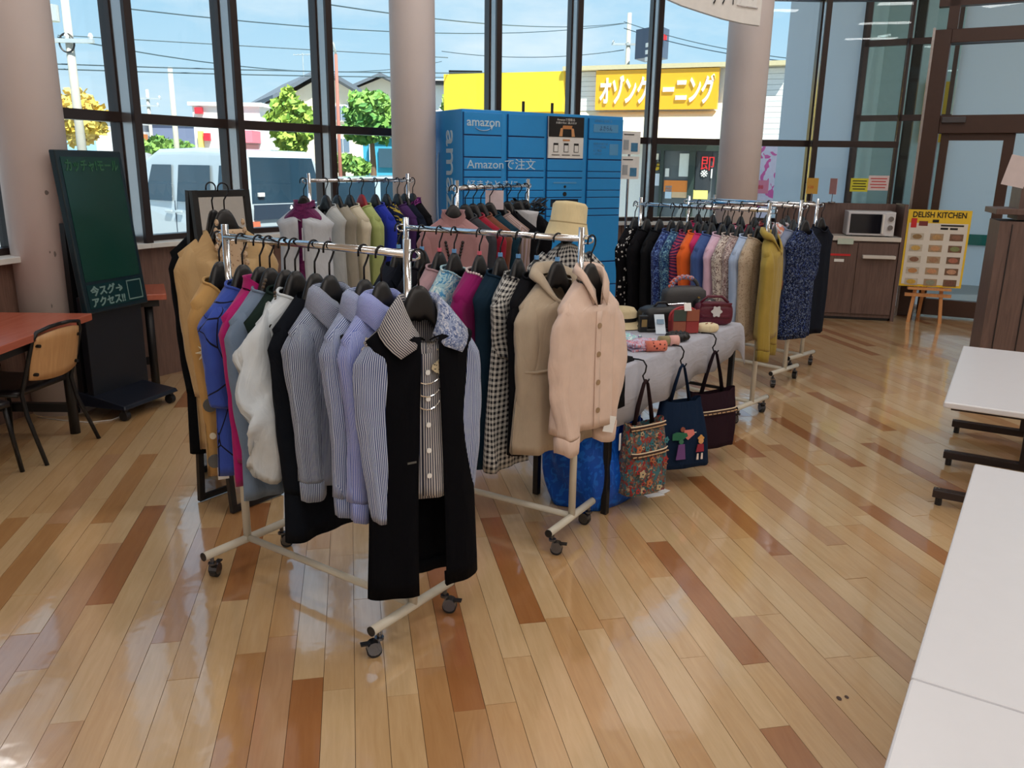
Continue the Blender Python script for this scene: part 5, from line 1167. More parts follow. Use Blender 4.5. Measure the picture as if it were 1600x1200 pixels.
MB().tube([(-.088, 0, .08)] + [(.09 * math.cos(a), 0, .10 + .062 * math.sin(a)) for a in np.linspace(PI, 0, 11)] + [(.088, 0, .08)], .007, 6).build('zip_band', pm('red_trim', (176, 50, 56), .5), pb)
MB().box((.0, -.05, .17), (.045, .002, .05), rx=-.4).build('price_tag', M_paper, pb)
bp = thing('black_backpack', 'black leather backpack lying behind the patchwork bag', 'backpack', tpos(1.05, .31), tro - .6); bp.scale = (.85, .85, .85)
softbox(.26, .16, .14, .5, bulge=.08).build('body', M_black, bp, smooth=True)
MB().tube([(-.06, -.02, .13), (-.03, -.02, .165), (.03, -.02, .165), (.06, -.02, .13)], .008, 8).build('top_handle', M_black, bp, smooth=True)
MB().tube([(-.13, -.03, .10), (-.19, -.08, .03), (-.16, -.15, .012), (-.02, -.17, .012), (.08, -.14, .012)], .011, 8).build('strap', M_black, bp, smooth=True)
dm = thing('maroon_pouch', 'dark maroon zip pouch propped between backpack and charcoal handbag', 'pouch', tpos(1.22, .30), tro - .5)
softbox(.17, .08, .11, bulge=.08).build('body', pm('maroon', (66, 20, 36), .5), dm, smooth=True)
MB().tube([(-.07, -.01, .112), (.07, -.01, .112)], .004, 6).build('zip', M_chrome, dm)
for i_, (u, v, lab, colr) in enumerate(((.86, .31, 'black boxed accessory standing near the near end of the table', (26, 26, 28)),)):
    bx_ = thing('boxed_accessory', lab, 'box', tpos(u, v), tro - .7); MB().box((0, 0, .045), (.05, .03, .09)).build('carton', pm('carton_black', colr, .4), bx_, bevel=.003); MB().box((0, -.016, .05), (.03, .002, .04)).build('print', pm('carton_print', (140, 116, 70), .5), bx_)
tg = thing('large_tag', 'pale blue-white product leaflet leaning on the black backpack', 'leaflet', tpos(.86, .21), tro - .8)
MB().box((0, .0, .055), (.055, .003, .11), rx=-.5).build('leaflet', pm('leaflet_white', (214, 228, 240), .5), tg); MB().box((0, -.006, .07), (.04, .002, .025), rx=-.5).build('print', pm('leaflet_print', (120, 150, 176), .5), tg)
ch = thing('knit_pouch', 'cream soft pouch with brown stitching at the front of the table', 'pouch', tpos(1.09, .04), tro - .6); ch.scale = (.8, .8, .8)
softbox(.15, .10, .06, .8, bulge=.12).build('body', fabric('cream_felt', (226, 212, 176)), ch, smooth=True)
for k in (-1, 1): MB().tube([(k * .02 - .01, -.03, .063), (k * .02 + .01, -.02, .065)], .003, 6).build('stitching', M_patch[0], ch)
hats = thing('sun_hat', 'cream sun hat with dark band lying at the back of the table', 'hat', tpos(.96, .50), tro)
MB().lathe([(.17, .004), (.16, .012), (.10, .02), (.088, .03), (.086, .08), (.07, .10), (.02, .108), (.001, .108)], 36, caps=False).build('crown_and_brim', fabric('straw_cream', (214, 198, 160), 'hstripe', ((196, 178, 140),), .006), hats, smooth=True)
MB().lathe([(.0895, .024), (.0885, .05)], 36, caps=False).build('band', M_black, hats, smooth=True)
hat2 = thing('small_box', 'white box with black lid on the far side of the table', 'box', tpos(1.22, .44), tro); MB().box((0, 0, .04), (.12, .05, .08)).build('carton', M_paper, hat2, bevel=.003); MB().box((0, 0, .03), (.122, .052, .03)).build('band', M_black, hat2)
# folded scarves
def scarf(nm, lab, u, v, cols_, base_, seed, w_=.13, d_=.10, z=0, rz_=0):
    s_ = thing(nm, lab, 'scarf', tpos(u, v, z), tro + rz_); rt = random.Random(seed)
    for j in range(3):
        m = MB(); rr = []
        for a in range(9):
            y_ = -d_ / 2 + d_ * a / 8
            rr.append([(-w_ / 2 + w_ * b_ / 8 + .008 * math.sin(a + j), y_ + .006 * math.sin(b_ * 1.3 + j), .006 + .014 * j + .006 * math.sin(a * .9 + b_ * .8 + j * 2 + seed)) for b_ in range(9)])
        m.loft(rr, closed=False); m.build('fold', fabric('scarf_%d' % seed, base_, 'blotch', cols_, .018), s_, smooth=True, solid=.010)
scarf('folded_scarf', 'folded pink checked scarf with a rolled coral end', .46, .11, ((226, 160, 170), (190, 120, 140)), (196, 190, 214), 11, .16, .12, rz_=-.6)
scarf('folded_scarf', 'folded mint and lilac scarf beside the black boxed accessory', .52, .22, ((180, 150, 206), (226, 240, 236)), (150, 206, 206), 12, .15, .11, .0, .3)
ro = thing('rolled_scarf', 'rolled coral patterned scarf at the front edge of the table', 'scarf', tpos(.46, .03), tro - .7)
MB().tube([(-.05, 0, .027), (.05, 0, .027)], .027, 16).build('roll', fabric('coral_print', (226, 130, 110), 'dots', ((90, 40, 40),), .02), ro, smooth=True)
ro = thing('rolled_scarf', 'rolled pale pink and olive scarf beside the coral one', 'scarf', tpos(.62, .04), tro - .7)
MB().tube([(-.05, 0, .026), (.0, 0, .026)], .026, 16).build('roll', fabric('olive_roll', (150, 140, 104)), ro, smooth=True); MB().tube([(.0, 0, .026), (.05, 0, .026)], .027, 16).build('pink_end', fabric('pink_roll', (226, 176, 170)), ro, smooth=True)
ru = thing('ruffled_scrunchie', 'black ruffled scrunchie on the table edge', 'scrunchie', tpos(.77, .06), tro)
MB().loft([[((.04 + .02 * math.cos(b_) + .007 * math.sin(13 * a)) * math.cos(a), (.04 + .02 * math.cos(b_) + .007 * math.sin(13 * a)) * math.sin(a), .024 + (.02 + .004 * math.sin(11 * a)) * math.sin(b_)) for b_ in np.linspace(0, 2 * PI, 9)[:-1]] for a in np.linspace(0, 2 * PI, 41)], True).build('ruffle', M_black, ru, smooth=True)
bs = thing('folded_garment', 'folded black garment hanging over the near table edge', 'garment', tpos(.13, .02), tro)
MB().loft([[(-.11 + .2 * b_ / 6, .10 - .03 * a if a < 4 else -.022 - .004 * math.sin(b_), .012 if a < 4 else .012 - .05 * (a - 3)) for b_ in range(7)] for a in range(8)], closed=False).build('cloth', BLK, bs, smooth=True, solid=.012)

# hanging tote bags on hooks along the front edge
def tote(u, lab, w_, h_, drop, mat, strapm, trim=None, rz_=0, wb=None, name='tote_bag'):
    p = TA + TT * u - TN * .035; wb = wb or w_
    hk = thing('bag_hook', 'black S-hook over the table edge holding the %s' % lab.split(' hanging')[0], 'hook', (p[0], p[1], TZ), tro, 'black hooks along the table edge')
    MB().tube([(0, .075, .012), (0, .03, .014), (0, .005, .012), (0, -.012, -.01), (0, -.008, -.04), (0, .004, -.06), (0, -.006, -.085), (0, -.022, -.086), (0, -.03, -.07)], .004, 8).build('wire', M_hook, hk, smooth=True)
    t_ = thing(name, lab, 'tote bag', (p[0], p[1], TZ - .082), tro + rz_, 'tote bags hanging from the table edge')
    zt_ = -drop
    for sd in (-1, 1):
        MB().tube([(sd * w_ * .26, -.015 + .0 * sd, zt_ - .02), (sd * w_ * .16, -.016, zt_ + drop * .45), (sd * .012, -.018, -.012), (0, -.018, .008)], [.017, .015, .012, .010], 8, flat=.35).build('strap', strapm, t_, smooth=True)
    rings = []
    for j in range(12):
        f = j / 11; ww = w_ + (wb - w_) * f; th = .025 + .045 * math.sin(min(1, f * 1.15) * PI * .55)
        rings.append([(ww / 2 * sp(math.cos(a), .55) + .004 * math.sin(5 * f + 3 * a), -.02 + th * sp(math.sin(a), .6) + .006 * math.sin(9 * math.cos(a) * 1.2 + 5 * f), zt_ - h_ * f + (.012 * math.cos(a) * math.sin(3 * f)) + (.02 * abs(math.cos(a)) ** 2 if j == 0 else 0)) for a in np.linspace(0, 2 * PI, 37)[:-1]])
    bd = MB().loft(rings, True, False, True).build('bag_body', mat, t_, smooth=True)
    def fyb(x, f):
        ww = w_ + (wb - w_) * f; th = .025 + .045 * math.sin(min(1, f * 1.15) * PI * .55); c = min(.99, abs(x / (ww / 2)) ** (1 / .55)); return -.02 - th * math.sqrt(1 - c * c) ** .6 - .012
    for f in (trim or ()):
        ww = (w_ + (wb - w_) * f) * .94
        rr = [[(-ww / 2 + ww * k / 14, fyb(-ww / 2 + ww * k / 14, f), zt_ - h_ * f + dz) for dz in (-.012, .012)] for k in range(15)]
        tp = MB().loft(rr, closed=False).build('trim_band', pm('trim_dark', (60, 40, 40), .7), t_, solid=.004)
        for k in range(9): MB().box((-ww / 2 + ww * (k + .5) / 9, fyb(-ww / 2 + ww * (k + .5) / 9, f) - .004, zt_ - h_ * f - .004), (.022, .004, .005)).build('stitch', pm('trim_stitch', (206, 170, 130), .6), tp)
        MB().tube([(-ww / 2 + ww * k / 10, fyb(-ww / 2 + ww * k / 10, f) - .003, zt_ - h_ * f + .012) for k in range(11)], .003, 6).build('piping', pm('trim_cream', (226, 206, 176), .6), tp)
    return t_, fyb, zt_
M_flor = fabric('boho_print', (124, 96, 80), 'blotch', ((176, 150, 120), (64, 78, 78), (150, 50, 50), (60, 110, 120)), .03)
t_, fb, zt_ = tote(.22, 'brown boho floral tote bag hanging nearest the camera', .23, .33, .20, M_flor, fabric('brown_strap', (48, 34, 36)), trim=(.03, .40), wb=.25, rz_=-.35)
rt = random.Random(8)
for k in range(26):
    x_ = rt.uniform(-.1, .1); f = rt.uniform(.08, .95)
    if abs(f - .4) < .06: continue
    fl = MB().extrude([(x_ + a, fb(x_, f) - .004, zt_ - .33 * f + b_) for a, b_ in disc(rt.uniform(.008, .018), 15, 5, .25)], (0, -.003, 0)).build('flower', pm('flower_%d' % (k % 4), [(170, 52, 50), (196, 176, 140), (60, 130, 140), (190, 110, 70)][k % 4], .7), t_)
    MB().extrude([(x_ + a, fb(x_, f) - .007, zt_ - .33 * f + b_) for a, b_ in disc(.004, 8)], (0, -.002, 0)).build('flower_eye', pm('flower_eye', (50, 60, 70), .7), fl)
MB().box((-.16, -.04, zt_ - .06), (.02, .002, .08), rz=.5).build('price_tag', M_paper, t_)
t_, fb, zt_ = tote(.62, 'navy tote bag with colourful doll appliques hanging in the middle', .22, .34, .18, fabric('navy_canvas', (26, 42, 66)), fabric('navy_strap', (24, 38, 60)), wb=.36, rz_=-.6)
def ap(pts, f, col, x0=0): MB().extrude([(x0 + a * .8, fb(x0, f) - .005, zt_ - .34 * f + b_ * .8) for a, b_ in pts], (0, -.004, 0)).build('applique', pm('ap_%d_%d_%d' % col, col, .8), t_)
ap([(-.05, .02), (-.02, .03), (.05, .02), (.06, .0), (.02, -.025), (-.05, -.02)], .48, (40, 110, 80), -.04); ap([(-.03, .03), (.035, .03), (.045, .0), (.0, -.035), (-.03, -.01)], .46, (226, 130, 120), .01); ap(disc(.016), .38, (150, 84, 66), -.02)
ap([(-.022, .07), (.022, .07), (.034, -.03), (-.034, -.03)], .76, (110, 70, 130), -.03); ap(disc(.016), .56, (60, 120, 90), -.03)
ap([(-.02, .05), (.022, .05), (.028, -.0), (-.028, -.0)], .74, (150, 40, 60), .08); ap(disc(.018), .58, (226, 170, 110), .085); ap(disc(.02, 14, 4, .2), .535, (214, 160, 90), .085)
for dx_ in (-.012, .014): ap([(-.005, .04), (.005, .04), (.007, -.0), (-.007, -.0)], .86, (236, 220, 210), .08 + dx_)
ap([(-.09, .006), (.07, .004), (.07, -.002), (-.09, .0)], .44, (206, 196, 186), .0)
t_, fb, zt_ = tote(1.02, 'dark plum tote bag with a stitched band hanging farthest along the table', .30, .30, .22, fabric('plum_canvas', (44, 28, 36)), fabric('plum_strap', (36, 26, 32)), trim=(.33,), rz_=-.45)
# blue carrier bag under the table
bg_ = thing('blue_carrier_bag', 'large crumpled bright blue carrier bag under the display table', 'bag', (float(TA[0] + TT[0] * .22 + TN[0] * .2), float(TA[1] + TT[1] * .22 + TN[1] * .2), 0), tro)
rt = random.Random(9); rings = []
for j in range(14):
    f = j / 13; rings.append([((.24 + .03 * math.sin(PI * f) + .014 * math.sin(5 * a + 6 * f) + .008 * math.sin(11 * a + 9 * f)) * sp(math.cos(a), .6), (.17 + .03 * math.sin(PI * f) + .012 * math.sin(4 * a + 5 * f + 1)) * sp(math.sin(a), .6), .004 + .36 * f + .012 * math.sin(3 * a + 2) * f) for a in np.linspace(0, 2 * PI, 61)[:-1]])
MB().loft(rings, True, True, False).build('bag_body', fabric('blue_polytarp', (20, 84, 190), 'blotch', ((34, 110, 214),), .05, rough=.35, sheen=0), bg_, smooth=True)
for sd in (-1, 1): MB().tube([(-.12, sd * .16, .35), (-.10, sd * .17, .42), (.0, sd * .15, .45), (.10, sd * .17, .42), (.12, sd * .16, .35)], .012, 8, flat=.35).build('handle', _M['blue_polytarp'], bg_, smooth=True)
pt = thing('fallen_tag', 'white paper tags lying on the floor below the floral tote', 'tag', onz(1022, 774), .4)
MB().box((0, 0, .002), (.10, .04, .002)).build('card', M_paper, pt); MB().box((.07, .02, .004), (.06, .035, .002), .4).build('card', M_paper, pt)

# ================================================================== HAT AND GINGHAM BLOUSE ON A STAND
hp = at(887, 340, 4.75)
st = thing('hat_stand', 'slim stand behind the table carrying hat and gingham blouse', 'stand', (hp[0], 4.75, 0), 0)
MB().lathe([(.16, 0), (.16, .012), (.02, .03)], 28).build('base', M_dark, st); MB().tube([(0, 0, .02), (0, 0, 1.19)], .012, 10).build('pole', M_chrome, st)
MB().ell((0, 0, 1.24), (.07, .085, .10), 16, 10).build('head_form', M_black, st, smooth=True)
gb = thing('blouse', 'black-and-white gingham blouse displayed under the cream bucket hat', 'blouse', (hp[0], 4.75, 0), .25, None)
rings = []
for k in range(14):
    f = k / 13; z = 1.155 - .52 * f; r1 = interp(f, [0, .12, .25, .5, 1], [.05, .14, .165, .16, .18]); r2 = interp(f, [0, .12, .25, .5, 1], [.05, .085, .1, .1, .115])
    rings.append([((r1 + .008 * math.sin(9 * a + 2) * f) * math.cos(a), (r2 + .008 * math.sin(9 * a + 2) * f) * math.sin(a), z - .04 * abs(math.cos(a)) * (1 - abs(2 * f - .3)) * .6) for a in np.linspace(0, 2 * PI, 41)[:-1]])
MB().loft(rings, True).build('body', F('gingham_small', (206, 204, 198), 'check', ((18, 20, 34),), .03), gb, smooth=True)
for sd in (-1, 1): MB().tube([(sd * .12, 0, 1.08), (sd * .19, 0, 1.0), (sd * .21, -.01, .85), (sd * .215, -.02, .66)], [.04, .055, .05, .045], 14, flat=.8).build('sleeve', _M['gingham_small'], gb, smooth=True)
ht = thing('bucket_hat', 'cream bucket hat on top of the gingham blouse stand', 'hat', (hp[0], 4.75, 1.22), 0); ht.scale = (1.12, 1.12, 1.1); ht.rotation_euler = (-.08, .1, 0)
MB().lathe([(.118, -.035), (.113, -.033), (.096, .035), (.092, .04), (.088, .125), (.075, .14), (.03, .146), (.001, .147)], 40, caps=False).build('crown_and_brim', fabric('hat_cotton', (222, 204, 160)), ht, smooth=True, solid=.003)
MB().lathe([(.0975, .032), (.0975, .042)], 40, caps=False).build('brim_seam', pm('hat_seam', (190, 170, 128), .8), ht)

# ================================================================== DIGITAL SIGN
SD_ = np.array([.28, .96]); SN_ = np.array([.96, -.28])      # along the display, out of its face
s0 = np.array([-2.36, 4.86]) - SN_ * .06
sg_ = thing('digital_sign', 'dark green freestanding display sign on a wheeled black base', 'sign', (s0[0], s0[1], 0), math.atan2(SD_[1], SD_[0]))
# local x along, local -y towards the viewer side
MB().hexa([(-.04, -.05, .075), (.46, -.05, .075), (.46, .42, .075), (-.04, .42, .075), (-.03, -.04, .10), (.45, -.04, .10), (.43, .34, .16), (-.01, .34, .16)]).build('base', pm('sign_base', (24, 28, 40), .35), sg_, bevel=.006)
for x_ in (.0, .42):
    for y_ in (-.01, .38):
        c_ = MB().box((x_, y_, .066), (.03, .03, .02)).build('caster', M_black, sg_); MB().tube([(x_ - .018, y_, .03), (x_ + .018, y_, .03)], .03, 16).build('wheel', M_rubber, c_)
def sgp(px, py, off=0.):
    q = onplane(px, py, s0 - SN_ * .16, SD_); return q
BL, BR, TR, TL_ = sgp(137, 492), sgp(232, 473), sgp(205, 235), sgp(88, 235)
def loc_(q): d = q[:2] - s0; return (float(d @ SD_), float(-(d @ SN_)), float(q[2]))
bl, br = loc_(BL), loc_(BR); wS = br[0] - bl[0]; x0_ = bl[0]; zb0 = .5 * (bl[2] + br[2]); zt0 = .5 * (TR[2] + TL_[2]); yb = bl[1]
lean = .10
MB().box((x0_ + wS / 2, yb + .05 + lean * .2, (zb0 + .1) / 2 + .05), (wS * .92, .05, zb0 + .1 - .1)).build('pedestal', pm('sign_pedestal', (22, 24, 32), .4), sg_, bevel=.004)
MB().hexa([(x0_ + .02, yb + .12, .12), (x0_ + wS - .02, yb + .12, .12), (x0_ + wS - .02, yb + .16, .12), (x0_ + .02, yb + .16, .12), (x0_ + .02, yb + .115, 1.2), (x0_ + wS - .02, yb + .115, 1.2), (x0_ + wS - .02, yb + .15, 1.2), (x0_ + .02, yb + .15, 1.2)]).build('back_column', M_black, sg_)
ph_ = zt0 - zb0
pan = MB().hexa([(x0_, yb, zb0), (x0_ + wS, yb, zb0), (x0_ + wS, yb + .045, zb0), (x0_, yb + .045, zb0), (x0_, yb + lean, zt0), (x0_ + wS, yb + lean, zt0), (x0_ + wS, yb + lean + .045, zt0), (x0_, yb + lean + .045, zt0)]).build('display_housing', pm('sign_housing', (20, 40, 48), .3), sg_, bevel=.008)
def sq(nm, a0, a1, b0, b1, mat, off, th=.002):
    f = lambda a, b_: (x0_ + wS * a, yb + lean * b_ - off, zb0 + ph_ * b_)
    return MB().extrude([f(a0, b0), f(a1, b0), f(a1, b1), f(a0, b1)], (0, -th, 0)).build(nm, mat, pan)
scr = sq('screen', .06, .94, .20, .96, pm('dark_green_screen', (20, 62, 52), .18, var=.15, scale=3), .001)
sq('screen_footer', .06, .94, .03, .18, pm('dark_green_footer', (18, 52, 56), .2), .001)
M_gt = pm('green_print', (44, 98, 62), .3); M_gw = pm('grey_print', (120, 150, 146), .4)
tilt = Vector((0, lean, ph_)).normalized()
def stx(s, a, b_, size, mat, wd, bold=.002): text(s, size, mat, pan, frame((x0_ + wS * a, yb + lean * b_ - .005, zb0 + ph_ * b_), (1, 0, 0), tilt), ext=.001, width=wd, bold=bold)
stx('カッチャ!モール', .1, .88, .075, M_gt, wS * .8); stx('今スグ→', .10, .115, .062, M_gw, wS * .50); stx('アクセス!!', .10, .045, .062, M_gw, wS * .52)
for a0, a1, b0, b1 in ((.68, .92, .045, .052), (.68, .92, .165, .172), (.68, .69, .045, .172), (.91, .92, .045, .172)): sq('square_outline', a0, a1, b0, b1, M_gw, .004)

# ================================================================== LEFT TABLES AND CHAIRS
M_tabletop = wood('red_brown_laminate', (176, 92, 70), (190, 106, 84), .26, 3, (10, 1, 10))
def cafe_table(lab, x1, y1, w_, d_, rz_=0):
    t_ = thing('cafe_table', lab, 'table', (x1, y1, 0), rz_, 'red-brown cafe tables')      # (x1, y1) = far right corner
    MB().box((-w_ / 2, -d_ / 2, .68), (w_, d_, .04)).build('tabletop', M_tabletop, t_, bevel=.004)
    MB().box((-w_ / 2, -d_ / 2, .635), (w_ - .1, d_ - .1, .05)).build('apron', M_black, t_)
    for x_ in (-.12, -w_ + .12):
        for y_ in (-.12, -d_ + .12): MB().tube([(x_, y_, 0), (x_, y_, .66)], .028, 12).build('leg', M_black, t_, smooth=True)
    MB().box((-w_ / 2, -.12, .16), (w_ - .24, .04, .05)).build('stretcher', M_black, t_)
    return t_
cafe_table('red-brown cafe table with black legs at the left edge', -2.47, 4.74, .74, 1.2, .02)
cafe_table('red-brown cafe table behind the display sign', -2.56, 5.98, .36, .52, .42)
M_ply = wood('plywood_back', (196, 146, 96), (214, 166, 114), .4, 4, (1, 10, 1))
def chair(x_, y_, rz_, lab, back=True):
    c = thing('dining_chair', lab, 'chair', (x_, y_, 0), rz_, 'plywood and black steel chairs'); c.scale = (1, 1, .855)   # back towards +x, seat towards -x
    M_seat = pm('black_vinyl', (30, 24, 28), .35)
    MB().loft([[(-.40 + .4 * k / 8, -.2 * (1 - .1 * (k / 8 - .5) ** 2) + .4 * j / 8 * (1 - .1 * (k / 8 - .5) ** 2), .435 - .012 * math.sin(PI * j / 8) * math.sin(PI * k / 8)) for j in range(9)] for k in range(9)], closed=False).build('seat', M_seat, c, smooth=True, solid=.035)
    # curved plywood back
    rr = [[(.075 + .05 * t + .03 * (1 - (2 * s - 1) ** 2), -.19 + .38 * s, .53 + .26 * t + .025 * (1 - (2 * s - 1) ** 2) * (1 if t > .9 else (-1 if t < .1 else 0)) * 1) for s in np.linspace(0, 1, 13)] for t in np.linspace(0, 1, 9)]
    MB().loft(rr, closed=False).build('backrest', M_ply, c, smooth=True, solid=.012)
    for sd in (-1, 1):
        MB().tube([(.14, sd * .225, 0), (.05, sd * .205, .30), (.03, sd * .2, .44), (.085, sd * .2, .62), (.125, sd * .195, .77), (.14, sd * .17, .825), (.15, sd * .08, .842), (.152, 0, .845)], .0115, 10).build('back_frame', M_dark, c, smooth=True)
        MB().tube([(-.40, sd * .21, 0), (-.36, sd * .19, .42), (-.34, sd * .19, .425), (.0, sd * .19, .425)], .0115, 10).build('front_leg', M_dark, c, smooth=True)
        for z_ in (.56, .74): MB().tube([(.08 + .05 * (z_ - .53) / .26 - .012, sd * .165, z_), (.105 + .05 * (z_ - .53) / .26, sd * .165, z_)], .011, 10).build('bolt', M_dark, c)
    MB().tube([(-.34, -.19, .405), (-.34, .19, .405)], .010, 8).build('crossbar', M_dark, c)
    return c
chair(-2.57, 4.32, math.radians(-7), 'chair with plywood back pulled up to the left cafe table')
chair(-2.98, 3.92, math.radians(160), 'dark chair under the left cafe table, facing the plywood-backed one')
cbl = thing('power_cable', 'thin white cable on the floor below the display sign', 'cable')
MB().tube([onz(60, 652, .004), onz(100, 657, .004), onz(140, 660, .004), onz(175, 656, .004), onz(190, 650, .004), onz(197, 640, .004)], .003, 6).build('cord', M_white, cbl, smooth=True)

# ================================================================== MICROWAVE CABINET
K0 = np.array([3.30, 9.03]); K1 = np.array([4.08, 8.77]); KD = np.array([math.cos(-.19), math.sin(-.19)]); KN = np.array([-KD[1], KD[0]]); K0 = K1 - KD * 1.25; KL = 1.25
kr = math.atan2(KD[1], KD[0]); M_kw = wood('walnut_laminate', (92, 72, 66), (116, 92, 84), .45, 4, (12, 12, 1)); M_kt = wood('white_oak_top', (206, 200, 192), (222, 216, 208), .4, 3, (2, 12, 12))
kc = thing('counter_cabinet', 'dark walnut counter cabinet with white top by the entrance', 'cabinet', (K0[0], K0[1], 0), kr)
MB().box((KL / 2, .2, .44), (KL, .36, .82)).build('carcass', M_kw, kc); MB().box((KL / 2, .2, .03), (KL - .02, .33, .06)).build('plinth', M_black, kc)
dl = []
for a, b_ in ((0.01, .42), (.425, .835), (.84, KL - .01)): dl.append(MB().box(((a + b_) / 2, .01, .45), (b_ - a, .022, .76)).build('cabinet_door', M_kw, kc, bevel=.002))
MB().box((KL / 2, .17, .875), (KL + .01, .38, .045)).build('worktop', M_kt, kc, bevel=.003)
MB().box((KL / 2, .37, .62), (KL, .03, 1.22)).build('back_panel', M_kw, kc); MB().box((KL + .02, .19, .62), (.035, .38, 1.24)).build('side_panel', M_kw, kc)
hd = MB().box((1.05, -.03, .69), (.33, .07, .035)).build('tray_handle', M_kt, dl[2], bevel=.006)
MB().box((.66, -.004, .70), (.22, .004, .022)).build('red_label', M_red, kc); MB().box((.66, -.004, .64), (.1, .004, .03)).build('white_label', M_paper, kc); MB().box((.70, -.025, .845), (.16, .004, .06)).build('paper_label', pm('green_white_label', (196, 210, 196), .6), kc)
def kpt(u, v, z): p = K0 + KD * u + KN * v; return (float(p[0]), float(p[1]), z)
mw = thing('microwave_oven', 'white microwave oven with black window on the counter', 'microwave', kpt(.95, .17, .8985), kr - .06)
MB().box((0, 0, .135), (.47, .32, .25)).build('housing', pm('white_enamel', (222, 222, 226), .3), mw, bevel=.006)
dr = MB().box((-.045, -.165, .135), (.37, .014, .235)).build('door', pm('white_enamel2', (214, 214, 220), .3), mw, bevel=.004); MB().box((-.055, -.174, .135), (.31, .006, .2)).build('window', pm('microwave_glass', (18, 20, 30), .08), dr); MB().box((.115, -.185, .135), (.02, .02, .2)).build('handle', M_white, dr, bevel=.005)
for z_ in (.19, .10): MB().tube([(.19, -.158, z_), (.19, -.185, z_)], .026, 20).build('knob', M_alu, mw)
for x_ in (-.18, .18):
    for y_ in (-.1, .1): MB().tube([(x_, y_, 0), (x_, y_, .012)], .014, 10).build('foot', M_black, mw)
# little price-card stands on the cabinet back ledge
for u, v, z_, col, lab, tx in ((-.24, .1, 1.25, (216, 150, 196), 'pink price card standing behind the right-hand racks', '¥1188'), (.36, .36, 1.25, (214, 166, 70), 'ochre price card with a wooden clip on the cabinet ledge', '120'), (.58, .36, 1.25, (226, 170, 170), 'narrow pale pink card at the middle of the cabinet ledge', '')):
    cs = thing('price_card', lab, 'card', kpt(u, v, 1.2305), kr - (.1 if tx else 1.1)); W_ = .22 if tx == '¥1188' else .12; H_ = .14 if tx == '¥1188' else .17
    zl = -1.2305 if u < 0 else 0
    MB().lathe([(.04 if zl == 0 else .12, zl), (.04 if zl == 0 else .12, zl + .01), (.006, zl + .015)], 14).build('base', M_alu, cs); MB().tube([(0, 0, zl + .01), (0, 0, .10)], .005, 6).build('stem', M_alu, cs)
    MB().box((0, 0, .09 + H_ / 2), (W_, .004, H_)).build('card', pm('card_%d_%d_%d' % col, col, .6), cs)
    if tx: text(tx, .055 if W_ > .2 else .04, M_red, cs, frame((-W_ * .38, -.004, .09 + H_ * .35), (1, 0, 0)), ext=.0008)
# notices taped on the glass
for px, py, w_, h_, col, lab in ((1342, 289, .19, .145, (226, 220, 60), 'yellow notice taped to the entrance glass'), (1372, 286, .22, .16, (236, 216, 216), 'red-lined white notice taped to the entrance glass')):
    a, b_ = WP[8], WP[9]; q = onplane(px, py, a, (b_ - a) / WL); t = (b_ - a) / WL; n_ = thing('glass_notice', lab, 'notice', (q[0] + t[1] * .012, q[1] - t[0] * .012, q[2]), math.atan2(t[1], t[0]))
    MB().box((0, 0, 0), (w_, .003, h_)).build('sheet', pm('sheet_%d_%d_%d' % col, col, .6), n_)
    for k in range(4): MB().box((0, -.003, h_ * (.3 - .2 * k)), (w_ * (.8 - .1 * (k % 2)), .002, .010)).build('print_line', M_red if col[1] == 216 else M_dark, n_)
# ================================================================== MENU BOARD ON EASEL
E0 = np.array([4.43, 8.70]); EDr = np.array([.96, -.28])
q1 = onplane(1420, 327, E0, EDr); q2 = onplane(1519, 335, E0, EDr); q3 = onplane(1404, 446, E0, EDr)
ew = float((q2 - q1)[:2] @ EDr); ezt = float(q1[2]); ezb = float(q3[2])
es = thing('easel_stand', 'light wooden easel holding the yellow menu board by the door', 'easel', (q1[0], q1[1], 0), math.atan2(EDr[1], EDr[0]))
M_pine = wood('pine', (206, 140, 84), (222, 160, 104), .5, 4, (10, 10, 1))
for x0e, x1e in ((ew * .34, ew * .40), (ew * .66, ew * .60)):
    MB().hexa([(x0e - .02 if x0e < ew / 2 else x0e - .02 + .06, -.02, 0)] * 0 or [(a, b_, z_) for z_, xs in ((0, x0e + (-.06 if x0e < ew / 2 else .06)), (ezt * .98, x1e)) for a, b_ in ((xs - .017, .02), (xs + .017, .02), (xs + .017, .045), (xs - .017, .045))]).build('front_leg', M_pine, es)
MB().hexa([(a, b_ + dy, z_) for z_, dy in ((0, .38), (ezt * .9, .05)) for a, b_ in ((ew / 2 - .017, 0), (ew / 2 + .017, 0), (ew / 2 + .017, .025), (ew / 2 - .017, .025))]).build('rear_leg', M_pine, es)
MB().box((ew / 2, .02, .30), (ew * .75, .03, .035)).build('crossbar', M_pine, es); MB().box((ew / 2, -.005, ezb - .02), (ew * .7, .06, .025)).build('ledge', M_pine, es)
mbd = thing('menu_board', 'yellow-bordered DELISH KITCHEN recipe poster board with food photos', 'poster', (q1[0], q1[1], 0), math.atan2(EDr[1], EDr[0])); bh = ezt - ezb
mbd['label'] = 'yellow-bordered recipe poster board with fifteen food photos on the easel'
MB().box((ew / 2, .0, (ezt + ezb) / 2), (ew, .012, bh)).build('board', pm('yellow_card', (240, 200, 50), .5), mbd, bevel=.002)
MB().box((ew / 2, -.008, ezb + bh * .43), (ew * .93, .003, bh * .80)).build('white_sheet', pm('off_white_sheet', (226, 220, 210), .5), mbd)
text('DELISH KITCHEN', .08, M_dark, mbd, frame((ew * .08, -.0085, ezt - bh * .095), (1, 0, 0)), ext=.001, width=ew * .84, bold=.0015)
